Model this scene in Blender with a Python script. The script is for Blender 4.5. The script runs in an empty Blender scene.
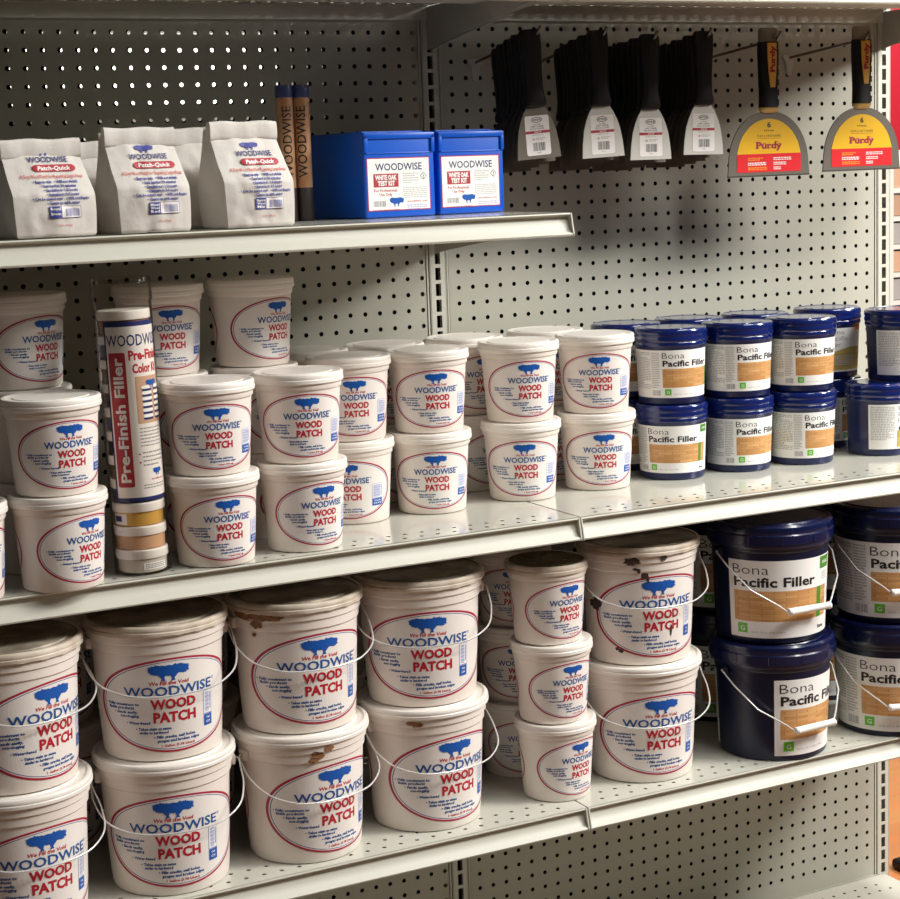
import bpy, math, random
from mathutils import noise, Vector
from math import sin, cos, pi, radians as rad, atan2, sqrt

random.seed(7)
S = bpy.context.scene
COL = S.collection

# ------------------------------------------------------------------ camera, world, lights
cam_data = bpy.data.cameras.new('camera')
cam = bpy.data.objects.new('camera', cam_data)
COL.objects.link(cam)
cam.location = (-1.28948350, -2.54458190, 0.158731459)
cam.rotation_euler = (1.41632914, 0.0363118531, -0.478190215)
cam_data.sensor_width = 36.0
cam_data.lens = 1782.19821 / 900.0 * 36.0
cam_data.clip_start = 0.05
S.camera = cam
CX, CY = cam.location.x, cam.location.y

w = bpy.data.worlds.new('store_ambient')
S.world = w
w.use_nodes = True
w.node_tree.nodes['Background'].inputs[0].default_value = (1.0, 0.96, 0.9, 1)
w.node_tree.nodes['Background'].inputs[1].default_value = 0.05

S.view_settings.view_transform = 'Standard'
S.view_settings.look = 'None'
S.view_settings.gamma = 1.0
S.view_settings.exposure = 0.27


def area(name, loc, target, sx, sy, power, col=(1.0, 0.985, 0.95)):
    l = bpy.data.lights.new(name, 'AREA')
    l.shape = 'RECTANGLE'; l.size = sx; l.size_y = sy; l.energy = power; l.color = col
    o = bpy.data.objects.new(name, l)
    COL.objects.link(o)
    o.location = loc
    d = [t - a for t, a in zip(target, loc)]
    o.rotation_euler = (math.acos(-d[2] / sqrt(sum(c * c for c in d))), 0, atan2(d[1], d[0]) - pi / 2)
    return o


area('ceiling_row_near', (1.25, -0.84, 2.0), (1.25, -0.84, 0), 3.4, 0.3, 70)
area('ceiling_row_middle', (1.6, -2.3, 2.1), (1.2, -0.9, -0.4), 3.2, 0.4, 58)
area('end_aisle_lamp', (2.9, -2.2, 1.7), (0.6, 0, -0.1), 0.9, 0.9, 112)
area('end_floor_fill', (3.1, 1.3, 2.0), (2.6, 1.3, -0.6), 1.0, 1.0, 26)  # added lamp that brightens the floor past the rack end

# ------------------------------------------------------------------ materials
MATS = {}


def lin(c):
    c /= 255.0
    return c / 12.92 if c <= 0.04045 else ((c + 0.055) / 1.055) ** 2.4


def rgb(r, g, b):
    return (lin(r), lin(g), lin(b), 1.0)


def mat(name, col, rough=0.45, metal=0.0, spec=0.5, coat=0.0, noise=None, bump=0.0, nscale=30.0, trans=None):
    m = bpy.data.materials.new(name)
    m.use_nodes = True
    nt = m.node_tree
    b = nt.nodes['Principled BSDF']
    b.inputs['Base Color'].default_value = rgb(*col)
    b.inputs['Roughness'].default_value = rough
    b.inputs['Metallic'].default_value = metal
    b.inputs['Specular IOR Level'].default_value = spec
    b.inputs['Coat Weight'].default_value = coat
    b.inputs['Coat Roughness'].default_value = 0.08
    if noise or bump:
        tc = nt.nodes.new('ShaderNodeTexCoord')
        n = nt.nodes.new('ShaderNodeTexNoise')
        n.inputs['Scale'].default_value = nscale
        n.inputs['Detail'].default_value = 5
        nt.links.new(tc.outputs['Object'], n.inputs['Vector'])
        if noise:
            r = nt.nodes.new('ShaderNodeValToRGB')
            r.color_ramp.elements[0].position = noise[1]; r.color_ramp.elements[1].position = noise[2]
            r.color_ramp.elements[0].color = rgb(*noise[0]); r.color_ramp.elements[1].color = rgb(*col)
            nt.links.new(n.outputs['Fac'], r.inputs['Fac'])
            nt.links.new(r.outputs['Color'], b.inputs['Base Color'])
        if bump:
            bp = nt.nodes.new('ShaderNodeBump')
            bp.inputs['Strength'].default_value = bump
            bp.inputs['Distance'].default_value = 0.002
            nt.links.new(n.outputs['Fac'], bp.inputs['Height'])
            nt.links.new(bp.outputs['Normal'], b.inputs['Normal'])
    MATS[name] = m
    return m


def wood(name, c1, c2, c3, sx, sy, rough=0.4, coord='UV', bw=0.5, rh=0.25, mortar=0.012):
    m = bpy.data.materials.new(name)
    m.use_nodes = True
    nt = m.node_tree
    b = nt.nodes['Principled BSDF']
    b.inputs['Roughness'].default_value = rough
    tc = nt.nodes.new('ShaderNodeTexCoord')
    mp = nt.nodes.new('ShaderNodeMapping')
    mp.inputs['Scale'].default_value = (sx, sy, 1)
    nt.links.new(tc.outputs[coord], mp.inputs['Vector'])
    br = nt.nodes.new('ShaderNodeTexBrick')
    br.inputs['Color1'].default_value = rgb(*c1)
    br.inputs['Color2'].default_value = rgb(*c2)
    br.inputs['Mortar'].default_value = rgb(*c3)
    br.inputs['Scale'].default_value = 1.0
    br.inputs['Mortar Size'].default_value = mortar
    br.inputs['Brick Width'].default_value = bw
    br.inputs['Row Height'].default_value = rh
    nt.links.new(mp.outputs[0], br.inputs['Vector'])
    mp2 = nt.nodes.new('ShaderNodeMapping')
    mp2.inputs['Scale'].default_value = (sx * 2, sy * 14, 1)
    nt.links.new(tc.outputs[coord], mp2.inputs['Vector'])
    n = nt.nodes.new('ShaderNodeTexNoise')
    n.inputs['Scale'].default_value = 1.5
    n.inputs['Detail'].default_value = 4
    nt.links.new(mp2.outputs[0], n.inputs['Vector'])
    mx = nt.nodes.new('ShaderNodeMixRGB')
    mx.blend_type = 'MULTIPLY'
    mx.inputs[0].default_value = 0.35
    nt.links.new(br.outputs['Color'], mx.inputs[1])
    nt.links.new(n.outputs['Color'], mx.inputs[2])
    nt.links.new(mx.outputs[0], b.inputs['Base Color'])
    MATS[name] = m
    return m


mat('shelf_enamel', (204, 202, 189), 0.42, spec=0.4, bump=0.02, nscale=400)
mat('deck_enamel', (206, 205, 193), 0.16, spec=0.6, coat=0.35)
mat('panel_enamel', (182, 180, 166), 0.5, spec=0.35, bump=0.03, nscale=500)
mat('dark_hollow', (14, 13, 12), 0.9, spec=0.1)  # near-black stand-in for shade behind holes and slots, and rack backing
mat('bracket_enamel', (176, 171, 157), 0.5)
mat('tub_plastic', (236, 226, 216), 0.36, spec=0.45, bump=0.01, nscale=60)
mat('lid_plastic', (241, 234, 225), 0.3, spec=0.5)
mat('lid_dusty', (222, 210, 194), 0.55, noise=((190, 174, 154), 0.36, 0.62), nscale=26)
mat('lid_grimy', (196, 182, 162), 0.4, noise=((130, 120, 104), 0.38, 0.66), nscale=24)
mat('lid_window', (128, 116, 88), 0.25, noise=((58, 56, 44), 0.3, 0.7), nscale=30, spec=0.6)
mat('label_paper', (239, 232, 225), 0.4)
mat('oval_red', (170, 32, 62), 0.4)
mat('oval_blue', (70, 84, 150), 0.4)
mat('print_blue', (18, 82, 150), 0.4)
mat('print_cobalt', (6, 84, 172), 0.4)
mat('print_navy', (34, 46, 104), 0.4)
mat('print_red', (188, 26, 48), 0.4)
mat('print_lilac', (150, 158, 205), 0.4)
mat('print_grey', (150, 150, 150), 0.4)
mat('print_pale_grey', (186, 186, 184), 0.4)
mat('print_black', (30, 30, 32), 0.4)
mat('print_white', (244, 242, 238), 0.4)
mat('print_green', (104, 192, 48), 0.4)
mat('print_dark_green', (74, 138, 40), 0.4)
mat('print_yellow', (250, 196, 20), 0.4)
mat('print_scarlet', (232, 28, 38), 0.4)
mat('print_orange', (250, 150, 40), 0.4)
wood('print_wood', (238, 184, 122), (214, 154, 92), (196, 136, 80), 0.022, 62, coord='UV', bw=0.55, rh=0.26, mortar=0.010)
wood('print_pale_wood', (214, 186, 110), (204, 172, 92), (186, 152, 80), 0.02, 30, coord='UV', bw=0.8, rh=0.3)
mat('navy_plastic', (10, 21, 62), 0.22, spec=0.5, coat=0.25)
mat('navy_lid', (16, 32, 96), 0.16, spec=0.5, coat=0.5)
mat('navy_shell', (13, 26, 76), 0.3)
mat('navy_body', (9, 17, 48), 0.33, spec=0.45)
mat('steel_wire', (226, 224, 221), 0.25, metal=0.35)
mat('hook_wire', (120, 112, 104), 0.32, metal=1.0)
mat('white_grip', (243, 240, 234), 0.3)
mat('paper_bag', (214, 208, 200), 0.75, bump=0.7, nscale=42)
mat('bag_red', (176, 44, 54), 0.55)
mat('bag_scarlet_ink', (206, 92, 88), 0.6)
mat('bag_ink', (66, 72, 150), 0.55)
mat('bag_navy', (52, 56, 118), 0.55)
mat('box_blue', (0, 86, 200), 0.34, spec=0.5)
mat('stick_wood', (186, 140, 100), 0.55, noise=((160, 112, 76), 0.35, 0.65), nscale=50)
mat('cap_blue', (58, 68, 116), 0.35)
mat('dark_foot', (46, 36, 32), 0.5)
mat('rubber_black', (17, 16, 17), 0.5, spec=0.35)
mat('blade_steel', (208, 206, 198), 0.42, metal=0.35)
mat('blade_dull_shaded', (122, 115, 104), 0.48, metal=0.8)  # dull steel; also carries painted shade for the knives hung behind
mat('blade_grey', (112, 105, 95), 0.5, metal=0.5)
mat('blade_edge', (70, 66, 60), 0.5, metal=0.5)
mat('inlay_yellow', (226, 172, 72), 0.4)
mat('ferrule_brass', (222, 190, 120), 0.35, metal=0.3)
mat('cap_steel', (136, 132, 124), 0.35, metal=0.8)
mat('stain_brown', (150, 104, 66), 0.6, noise=((110, 72, 44), 0.35, 0.6), nscale=90)
mat('stain_dark', (62, 48, 40), 0.6)
mat('clear_hook', (206, 202, 190), 0.25)
wood('floor_wood', (222, 146, 84), (208, 130, 72), (204, 128, 72), 1.0, 1.0, rough=0.35, coord='Object', bw=1.6, rh=0.14, mortar=0.001)
mat('floor_aisle', (124, 92, 70), 0.5)  # unseen aisle floor, colour kept dark to weaken its bounce light
mat('wall_paint', (205, 200, 190), 0.7)
mat('red_panel', (206, 36, 56), 0.4)
mat('rack_white', (226, 222, 214), 0.4)
mat('sample_orange', (206, 164, 134), 0.45)
mat('sample_grey', (170, 166, 162), 0.45)
mat('sample_brown', (188, 150, 124), 0.45)
JAR_COLS = [(196, 186, 176), (206, 160, 122), (206, 158, 74), (92, 84, 110), (112, 92, 62), (70, 58, 56), (96, 96, 118), (90, 64, 48), (120, 84, 60), (84, 80, 96), (150, 110, 80)]
for i, c in enumerate(JAR_COLS):
    mat('filler_%d' % i, c, 0.4)


m_ = mat('added_glow', (255, 250, 240), 0.5)  # glow of the added panel behind the pegboard
m_.node_tree.nodes['Principled BSDF'].inputs['Emission Color'].default_value = (1, .97, .9, 1)
m_.node_tree.nodes['Principled BSDF'].inputs['Emission Strength'].default_value = 2.0


def clear_mat():
    m = bpy.data.materials.new('clear_plastic')
    m.use_nodes = True
    nt = m.node_tree
    nt.nodes.remove(nt.nodes['Principled BSDF'])
    t = nt.nodes.new('ShaderNodeBsdfTransparent')
    t.inputs[0].default_value = (0.93, 0.92, 0.9, 1)
    g = nt.nodes.new('ShaderNodeBsdfGlossy')
    g.inputs['Roughness'].default_value = 0.06
    lw = nt.nodes.new('ShaderNodeLayerWeight')
    lw.inputs['Blend'].default_value = 0.10
    mx = nt.nodes.new('ShaderNodeMixShader')
    mu = nt.nodes.new('ShaderNodeMath')
    mu.operation = 'MULTIPLY'
    mu.inputs[1].default_value = 0.8
    nt.links.new(lw.outputs['Fresnel'], mu.inputs[0])
    nt.links.new(mu.outputs[0], mx.inputs[0])
    nt.links.new(t.outputs[0], mx.inputs[1])
    nt.links.new(g.outputs[0], mx.inputs[2])
    nt.links.new(mx.outputs[0], nt.nodes['Material Output'].inputs[0])
    MATS['clear_plastic'] = m


clear_mat()


# ------------------------------------------------------------------ mesh builder
class MB:
    def __init__(self):
        self.v = []; self.f = []; self.m = []; self.names = []; self.uv = []

    def mi(self, name):
        if name not in self.names:
            self.names.append(name)
        return self.names.index(name)

    def add(self, verts, faces, m, uvs=None):
        o = len(self.v)
        k = self.mi(m)
        self.v.extend(verts)
        self.uv.extend(uvs if uvs else [(0, 0)] * len(verts))
        for f in faces:
            self.f.append(tuple(i + o for i in f)); self.m.append(k)

    def box(self, x0, x1, y0, y1, z0, z1, m):
        v = [(x, y, z) for z in (z0, z1) for y in (y0, y1) for x in (x0, x1)]
        self.add(v, [(0, 2, 3, 1), (4, 5, 7, 6), (0, 1, 5, 4), (2, 6, 7, 3), (0, 4, 6, 2), (1, 3, 7, 5)], m)

    def rbox(self, x0, x1, y0, y1, z0, z1, m, r, n=4):
        """box with rounded edges: stacked rounded-rectangle loops"""
        loops = []
        prof = []
        for i in range(n + 1):
            a = pi / 2 * i / n
            prof.append((r * (1 - sin(a)), z0 + r * (1 - cos(a))))
        for i in range(n + 1):
            a = pi / 2 * (1 - i / n)
            prof.append((r * (1 - sin(a)), z1 - r * (1 - cos(a))))
        for ins, z in prof:
            lp = []
            for cx, cy, a0 in ((x1 - r, y1 - r, 0), (x0 + r, y1 - r, 90), (x0 + r, y0 + r, 180), (x1 - r, y0 + r, 270)):
                for i in range(n + 1):
                    a = rad(a0 + 90 * i / n)
                    lp.append((cx + (r - ins) * cos(a), cy + (r - ins) * sin(a), z))
            loops.append(lp)
        self.loft(loops, m, True, True)

    def loft(self, loops, m, cap0=False, cap1=False, closed=True):
        n = len(loops[0])
        v = [p for lp in loops for p in lp]
        f = []
        for a in range(len(loops) - 1):
            for i in range(n if closed else n - 1):
                j = (i + 1) % n
                f.append((a * n + i, a * n + j, (a + 1) * n + j, (a + 1) * n + i))
        if cap0: f.append(tuple(range(n - 1, -1, -1)))
        if cap1: f.append(tuple((len(loops) - 1) * n + i for i in range(n)))
        self.add(v, f, m)

    def lathe(self, prof, m, n=64, cap0=True, cap1=True, c=(0, 0)):
        loops = [[(c[0] + r * cos(2 * pi * i / n), c[1] + r * sin(2 * pi * i / n), z) for i in range(n)] for r, z in prof]
        self.loft(loops, m, cap0, cap1)

    def tube(self, pts, r, m, n=8, cap=True):
        loops = []
        up = None
        for i, p in enumerate(pts):
            a = pts[max(i - 1, 0)]; b = pts[min(i + 1, len(pts) - 1)]
            t = [b[k] - a[k] for k in range(3)]
            L = sqrt(sum(c * c for c in t)) or 1e-9
            t = [c / L for c in t]
            if up is None:
                up = (0, 0, 1) if abs(t[2]) < 0.9 else (1, 0, 0)
            s = (t[1] * up[2] - t[2] * up[1], t[2] * up[0] - t[0] * up[2], t[0] * up[1] - t[1] * up[0])
            L = sqrt(sum(c * c for c in s)) or 1e-9
            s = [c / L for c in s]
            u = (s[1] * t[2] - s[2] * t[1], s[2] * t[0] - s[0] * t[2], s[0] * t[1] - s[1] * t[0])
            up = u
            rr = r[i] if isinstance(r, (list, tuple)) else r
            loops.append([tuple(p[k] + rr * (cos(2 * pi * q / n) * s[k] + sin(2 * pi * q / n) * u[k]) for k in range(3)) for q in range(n)])
        self.loft(loops, m, cap, cap)

    def prism(self, poly, y0, y1, m):
        """outline in (x, z) given thickness along y"""
        n = len(poly)
        v = [(x, y0, z) for x, z in poly] + [(x, y1, z) for x, z in poly]
        f = [tuple(range(n)), tuple(range(2 * n - 1, n - 1, -1))]
        for i in range(n):
            j = (i + 1) % n
            f.append((i, i + n, j + n, j))
        self.add(v, f, m)

    def mesh(self, name, smooth=35):
        me = bpy.data.meshes.new(name)
        me.from_pydata(self.v, [], self.f)
        for nme in self.names:
            me.materials.append(MATS[nme])
        me.polygons.foreach_set('material_index', self.m)
        ul = me.uv_layers.new(name='UVMap')
        idx = [0] * len(me.loops)
        me.loops.foreach_get('vertex_index', idx)
        flat = []
        for i in idx:
            flat.extend(self.uv[i])
        ul.data.foreach_set('uv', flat)
        me.validate()
        if smooth:
            me.polygons.foreach_set('use_smooth', [True] * len(me.polygons))
            me.set_sharp_from_angle(angle=rad(smooth))
        me.update()
        return me


def obj(name, me, parent=None, loc=(0, 0, 0), rz=0.0):
    o = bpy.data.objects.new(name, me)
    COL.objects.link(o)
    if parent is not None:
        o.parent = parent
    o.location = loc
    o.rotation_euler = (0, 0, rz)
    return o


def thing(name, label, cat, loc=(0, 0, 0), rz=0.0, group=None, me=None):
    o = obj(name, me, None, loc, rz)
    o['label'] = label; o['category'] = cat
    if group:
        o['group'] = group
    return o


def structure(name, mb):
    o = obj(name, mb.mesh(name))
    o['kind'] = 'structure'
    return o


# ------------------------------------------------------------------ flat printing (text, rules, shapes) laid on any surface
TXT = {}


def text2d(s, bold=0.0, shear=0.0, res=2):
    key = (s, bold, shear, res)
    if key in TXT:
        return TXT[key]
    cu = bpy.data.curves.new('t', 'FONT')
    cu.body = s
    cu.resolution_u = res
    cu.offset = bold
    cu.shear = shear
    o = bpy.data.objects.new('t', cu)
    COL.objects.link(o)
    dg = bpy.context.evaluated_depsgraph_get()
    ev = o.evaluated_get(dg)
    me = ev.to_mesh()
    vs = [(v.co.x, v.co.y) for v in me.vertices]
    fs = [tuple(p.vertices) for p in me.polygons]
    ev.to_mesh_clear()
    bpy.data.objects.remove(o)
    bpy.data.curves.remove(cu)
    xs = [v[0] for v in vs] or [0, 1]
    x0, x1 = min(xs), max(xs)
    out = ([((x - x0) / (x1 - x0), y / 0.7) for x, y in vs], fs)   # unit width, unit cap height
    TXT[key] = out
    return out


def split(v, f, lim, iso=False):
    """cut faces so that no edge runs further than lim across (or, with iso, in either direction)"""
    v = list(v); out = []; st = []

    def run(a, b):
        dx, dy = abs(v[a][0] - v[b][0]), abs(v[a][1] - v[b][1])
        return max(dx, dy) if iso else dx
    for p in f:
        if max(run(a, b) for a in p for b in p) <= lim:
            out.append(p)
        else:
            st += [(p[0], p[i], p[i + 1]) for i in range(1, len(p) - 1)]
    while st:
        t = st.pop()
        e = max((run(t[i], t[(i + 1) % 3]), i) for i in range(3))
        if e[0] <= lim:
            out.append(t); continue
        a, b, c = t[e[1]], t[(e[1] + 1) % 3], t[(e[1] + 2) % 3]
        v.append(((v[a][0] + v[b][0]) / 2, (v[a][1] + v[b][1]) / 2))
        k = len(v) - 1
        st += [(a, k, c), (k, b, c)]
    return v, out


class Print:
    """2-D artwork: (verts, faces, material, layer)"""

    def __init__(self):
        self.items = []

    def add(self, v, f, m, layer):
        self.items.append((v, f, m, layer))

    def rect(self, x0, y0, x1, y1, m, layer=1, nx=1, skew=0.0):
        v = []; f = []
        for i in range(nx + 1):
            x = x0 + (x1 - x0) * i / nx
            v += [(x, y0), (x + skew, y1)]
        for i in range(nx):
            f.append((2 * i, 2 * i + 2, 2 * i + 3, 2 * i + 1))
        self.add(v, f, m, layer)

    def rrect(self, x0, y0, x1, y1, r, m, layer=1, ry=None, nx=6):
        ry = ry or r
        xs = [x0 + r * (1 - cos(pi / 2 * i / 4)) for i in range(5)] + [x0 + r + (x1 - x0 - 2 * r) * i / nx for i in range(1, nx)] + [x1 - r + r * sin(pi / 2 * i / 4) for i in range(5)]
        v = []; f = []
        for x in xs:
            d = max(x0 + r - x, x - (x1 - r), 0) / r
            h = ry * (1 - sqrt(max(0, 1 - d * d)))
            v += [(x, y0 + h), (x, y1 - h)]
        for i in range(len(xs) - 1):
            f.append((2 * i, 2 * i + 2, 2 * i + 3, 2 * i + 1))
        self.add(v, f, m, layer)

    def ell(self, cx, cy, a, b, m, layer=0, n=72, rings=16):
        v = [(cx, cy)]; f = []
        for k in range(1, rings + 1):
            for i in range(n):
                t = 2 * pi * i / n
                v.append((cx + a * k / rings * cos(t), cy + b * k / rings * sin(t)))
        for i in range(n):
            f.append((0, 1 + i, 1 + (i + 1) % n))
        for k in range(rings - 1):
            for i in range(n):
                j = (i + 1) % n
                f.append((1 + k * n + i, 1 + (k + 1) * n + i, 1 + (k + 1) * n + j, 1 + k * n + j))
        self.add(v, f, m, layer)

    def ring(self, cx, cy, a0, b0, a1, b1, m, layer=1, n=72):
        v = []; f = []
        for i in range(n):
            t = 2 * pi * i / n
            v += [(cx + a0 * cos(t), cy + b0 * sin(t)), (cx + a1 * cos(t), cy + b1 * sin(t))]
        for i in range(n):
            j = (i + 1) % n
            f.append((2 * i, 2 * i + 1, 2 * j + 1, 2 * j))
        self.add(v, f, m, layer)

    def star(self, cx, cy, pts, m, layer=2):
        v = [(cx, cy)] + list(pts)
        n = len(pts)
        self.add(v, [(0, 1 + i, 1 + (i + 1) % n) for i in range(n)], m, layer)

    def text(self, s, x0, x1, y, h, m, layer=2, bold=0.0, shear=0.0, res=2, rot=0):
        """fit between x0 and x1 with baseline y and cap height h; rot=90 reads upwards (x0,x1 then run along y)"""
        v, f = text2d(s, bold, shear, res)
        if rot == 90:
            v = [(y - b * h, x0 + a * (x1 - x0)) for a, b in v]
        elif rot == -90:
            v = [(y + b * h, x1 - a * (x1 - x0)) for a, b in v]
        else:
            v = [(x0 + a * (x1 - x0), y + b * h) for a, b in v]
        self.add(v, f, m, layer)

    def bars(self, x0, x1, y0, y1, rows, m, layer=1, seed=1, fill=0.55):
        """rows of fine print too small to read: broken dashes"""
        rn = random.Random(seed)
        for k in range(rows):
            yc = y1 - (y1 - y0) * (k + 0.5) / rows
            hh = (y1 - y0) / rows * fill / 2
            x = x0
            end = x1 - (x1 - x0) * (0.0 if rn.random() < 0.75 else rn.random() * 0.5)
            while x < end:
                L = (x1 - x0) * (0.05 + 0.1 * rn.random())
                self.rect(x, yc - hh, min(x + L, end), yc + hh, m, layer)
                x += L + (x1 - x0) * 0.025

    def barcode(self, x0, x1, y0, y1, m, layer=2, n=14, seed=3):
        rn = random.Random(seed)
        x = x0
        step = (x1 - x0) / n
        for i in range(n):
            self.rect(x0 + i * step, y0, x0 + i * step + step * (0.25 + 0.5 * rn.random()), y1, m, layer)

    def emit(self, mb, fn, e0=0.0003, de=0.00022, lim=None, iso=False):
        for v, f, m, layer in self.items:
            if lim:
                v, f = split(v, f, lim, iso)
            mb.add([fn(x, y, e0 + de * layer) for x, y in v], f, m, [(x, y) for x, y in v])


def tree(P, cx, cy, w, h, m, layer=3, seed=5):
    """broad oak with a ragged flat crown and two leaning trunks"""
    rn = random.Random(seed)
    pts = []
    N = 84
    for i in range(N):
        t = 2 * pi * i / N
        c, q = cos(t), sin(t)
        rx = abs(c) ** 0.6 * (1 if c > 0 else -1)
        ry = abs(q) ** 0.5 * (1 if q > 0 else -1)
        k = 1 + (0.24 if i % 2 else -0.10) * rn.random() + 0.05 * sin(7 * t)
        yy = ry * (0.34 if q > 0 else 0.20 + 0.10 * abs(cos(2.2 * c + .6))) * k
        pts.append((cx + w / 2 * rx * (.94 + .3 * (k - 1)) * (1.0 if q > -.25 else .93), cy + h * (0.13 + yy)))
    P.star(cx, cy + h * 0.15, pts, m, layer)
    for sx, d in ((-0.34, .035), (0.26, -.03)):
        x = cx + sx * w / 2
        b = x + d * w
        ps = [(b - w * 0.055, cy - h * 0.50), (b + w * 0.05, cy - h * 0.50), (b + w * .022, cy - h * .36), (x + w * 0.10, cy - h * 0.06), (x - w * 0.11, cy - h * 0.06), (b - w * .028, cy - h * .36)]
        P.add(ps, [(0, 1, 2, 5), (5, 2, 3, 4)], m, layer + 1)


def woodpatch_art(hh, size_line, big):
    """angles in degrees measured from the oval's centre; heights in units of the oval half height hh"""
    P = Print()
    P.ell(0, 0, 74, hh * 0.96, 'label_paper', 0)
    P.ring(0, 0, 73.8, hh * 0.958, 77, hh, 'oval_red', 1, 96)
    P.ring(0, 0, 71.2, hh * 0.925, 72.2, hh * 0.938, 'oval_blue', 1, 96)
    if big:
        tc, tw, vd, ww, wd, pt = -5, 38, (-23, 13), (-47, 38), (-23, 19), (-21, 19)
        bc = (28, 39)
        ls = ((-69, -33), (-66, -38), (-59, -35), (-53, -34), (-47, -24), (-38, -5), (-35, -8), (-22, 18), (-19, 22))
        qn = (-15, 17)
    else:
        tc, tw, vd, ww, wd, pt = -1, 36, (-15, 15), (-35.5, 33), (-19, 20.5), (-18, 20.5)
        bc = (38, 58)
        ls = ((-63, -26), (-60, -31), (-55, -30), (-50, -28), (-45, -18), (-32, -2), (-29, -5), (-17, 21), (-14, 25))
        qn = (-3, 21)
    k = hh
    tree(P, tc, 0.70 * k, tw, 0.34 * k, 'print_cobalt')
    P.text('We Fill the Void', vd[0], vd[1], 0.445 * k, 0.075 * k, 'print_red', 2, 0.025, 0.15)
    P.text('WOODWISE', ww[0], ww[1], 0.215 * k, 0.195 * k, 'print_blue', 3, 0.02)
    P.ring(ww[1] + 2.2, 0.39 * k, 0.9, 0.02 * k, 1.5, 0.03 * k, 'print_blue', 2, 14)
    P.text('WOOD', wd[0], wd[1], -0.06 * k, 0.195 * k, 'print_red', 3, 0.04)
    P.text('PATCH', pt[0], pt[1], -0.345 * k, 0.205 * k, 'print_red', 3, 0.04)
    words = ('• Fully consistent to', 'finish products', '• Sands easily,', 'non-clogging', '• Water-based', '• Takes stain as same', 'similar to hardwood', '• Fills cracks, nail holes,', 'gouges and broken edges')
    for q, z in zip(range(9), (.02, -.055, -.145, -.225, -.375, -.505, -.585, -.685, -.770)):
        P.text(words[q], ls[q][0], ls[q][1], z * k, 0.056 * k, 'print_blue', 2, 0.045, 0.1, 1)
    P.text(size_line, qn[0], qn[1], -0.875 * k, 0.05 * k, 'print_red', 2, 0.03, 0, 1)
    x0, x1 = bc
    b0, b1, bm = -0.60 * k, 0.16 * k, -0.36 * k
    P.rrect(x0, b0, x1, b1, 1.0, 'print_lilac', 2, 0.02 * k)
    P.rect(x0 + .6, bm + .03 * k, x1 - .6, b1 - .012 * k, 'print_white', 3, 3)
    n = 15
    for i in range(n):
        z = bm + .06 * k + (b1 - bm - .10 * k) * i / n
        P.rect(x0 + 2, z, x1 - 4, z + (0.012 + 0.010 * ((i * 7) % 3) / 2) * k, 'print_lilac', 4, 2)
    P.rect(x1 - 3, bm + .1 * k, x1 - 1.6, b1 - .06 * k, 'print_lilac', 4)
    P.rect(x0 + .6, b0 + .012 * k, x1 - .6, bm, 'print_cobalt', 3, 3)
    P.text('Oak', x0 + 3, x1 - 3, bm - .085 * k, 0.05 * k, 'print_white', 5, 0.02, 0, 1)
    P.text('1234', x0 + 3, x1 - 3, bm - .175 * k, 0.05 * k, 'print_white', 5, 0.02, 0, 1)
    return P


def back_art(hh):
    P = Print()
    P.ring(0, 0, 70.6, hh * 0.955, 74, hh, 'oval_red', 1)
    P.text('WOODWISE', -34, 34, 0.5 * hh, 0.2 * hh, 'print_navy', 2, 0.01, 0, 1)
    for z in (.28, .16, .04, -.1, -.24, -.38, -.52):
        P.bars(-48 + abs(z) * 20, 48 - abs(z) * 20, z * hh - .05 * hh, z * hh + .03 * hh, 1, 'print_navy', 2, int(z * 50) + 99)
    return P


def wrap(prof, zc, back=False):
    """degrees, height -> point on the turned body"""
    def fn(a, z, e):
        zz = zc + z
        r = prof(zz) + e
        t = rad(a) + (pi if back else 0)
        return (r * sin(t), -r * cos(t), zz)
    return fn


# ------------------------------------------------------------------ white tubs (quart)
QH = 0.1187


def q_r(z):
    return 0.0494 + (0.0562 - 0.0494) * min(1, max(0, z / 0.098))


LIDP = [(0.0575, 0.1045), (0.0603, 0.1045), (0.0612, 0.1055), (0.0614, 0.1098), (0.0606, 0.1110), (0.0608, 0.1120), (0.0610, 0.1158), (0.0598, 0.1179), (0.0578, 0.1186), (0.0555, 0.1181)]


def quart_meshes():
    b = MB()
    b.lathe([(0.0, 0.0015), (0.044, 0.0015), (0.0462, 0.0), (0.0484, 0.0008), (q_r(0.003), 0.003), (q_r(.03), .03), (q_r(.06), .06), (q_r(0.0955), 0.0955), (0.0572, 0.0965), (0.0582, 0.0980),
             (0.0584, 0.1030), (0.0586, 0.1060), (0.05, 0.107)], 'tub_plastic', 64, False, False)
    body = b.mesh('body')
    l = MB()
    l.lathe(LIDP + [(0.0530, 0.1172), (0.047, 0.1170), (0.046, 0.1180), (0.0, 0.1180)], 'lid_plastic', 64, False, False)
    lid = l.mesh('lid')
    p = MB()
    woodpatch_art(0.0422, '1 Quart (946 ml)', False).emit(p, wrap(q_r, 0.0505), 0.00015, 0.0001, 6)
    back_art(0.0422).emit(p, wrap(q_r, 0.0505, True), 0.00015, 0.0001, 6)
    return body, lid, p.mesh('label', 0)


QUART = quart_meshes()


def alpha(x, y):
    return atan2(CX - x, -(CY - y))


def quart(x, y, z, phi, label, group, lid_mesh=None):
    t = thing('wood_patch_tub', label, 'tub', (x, y, z), alpha(x, y) + rad(phi), group)
    obj('body', QUART[0], t)
    lo = obj('lid', lid_mesh or QUART[1], t)
    obj('label', QUART[2], t)
    return t, lo


# ------------------------------------------------------------------ white pails (gallon)
GH = 0.1825


def g_r(z):
    return 0.0778 + (0.0852 - 0.0778) * min(1, max(0, z / 0.144))


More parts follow.
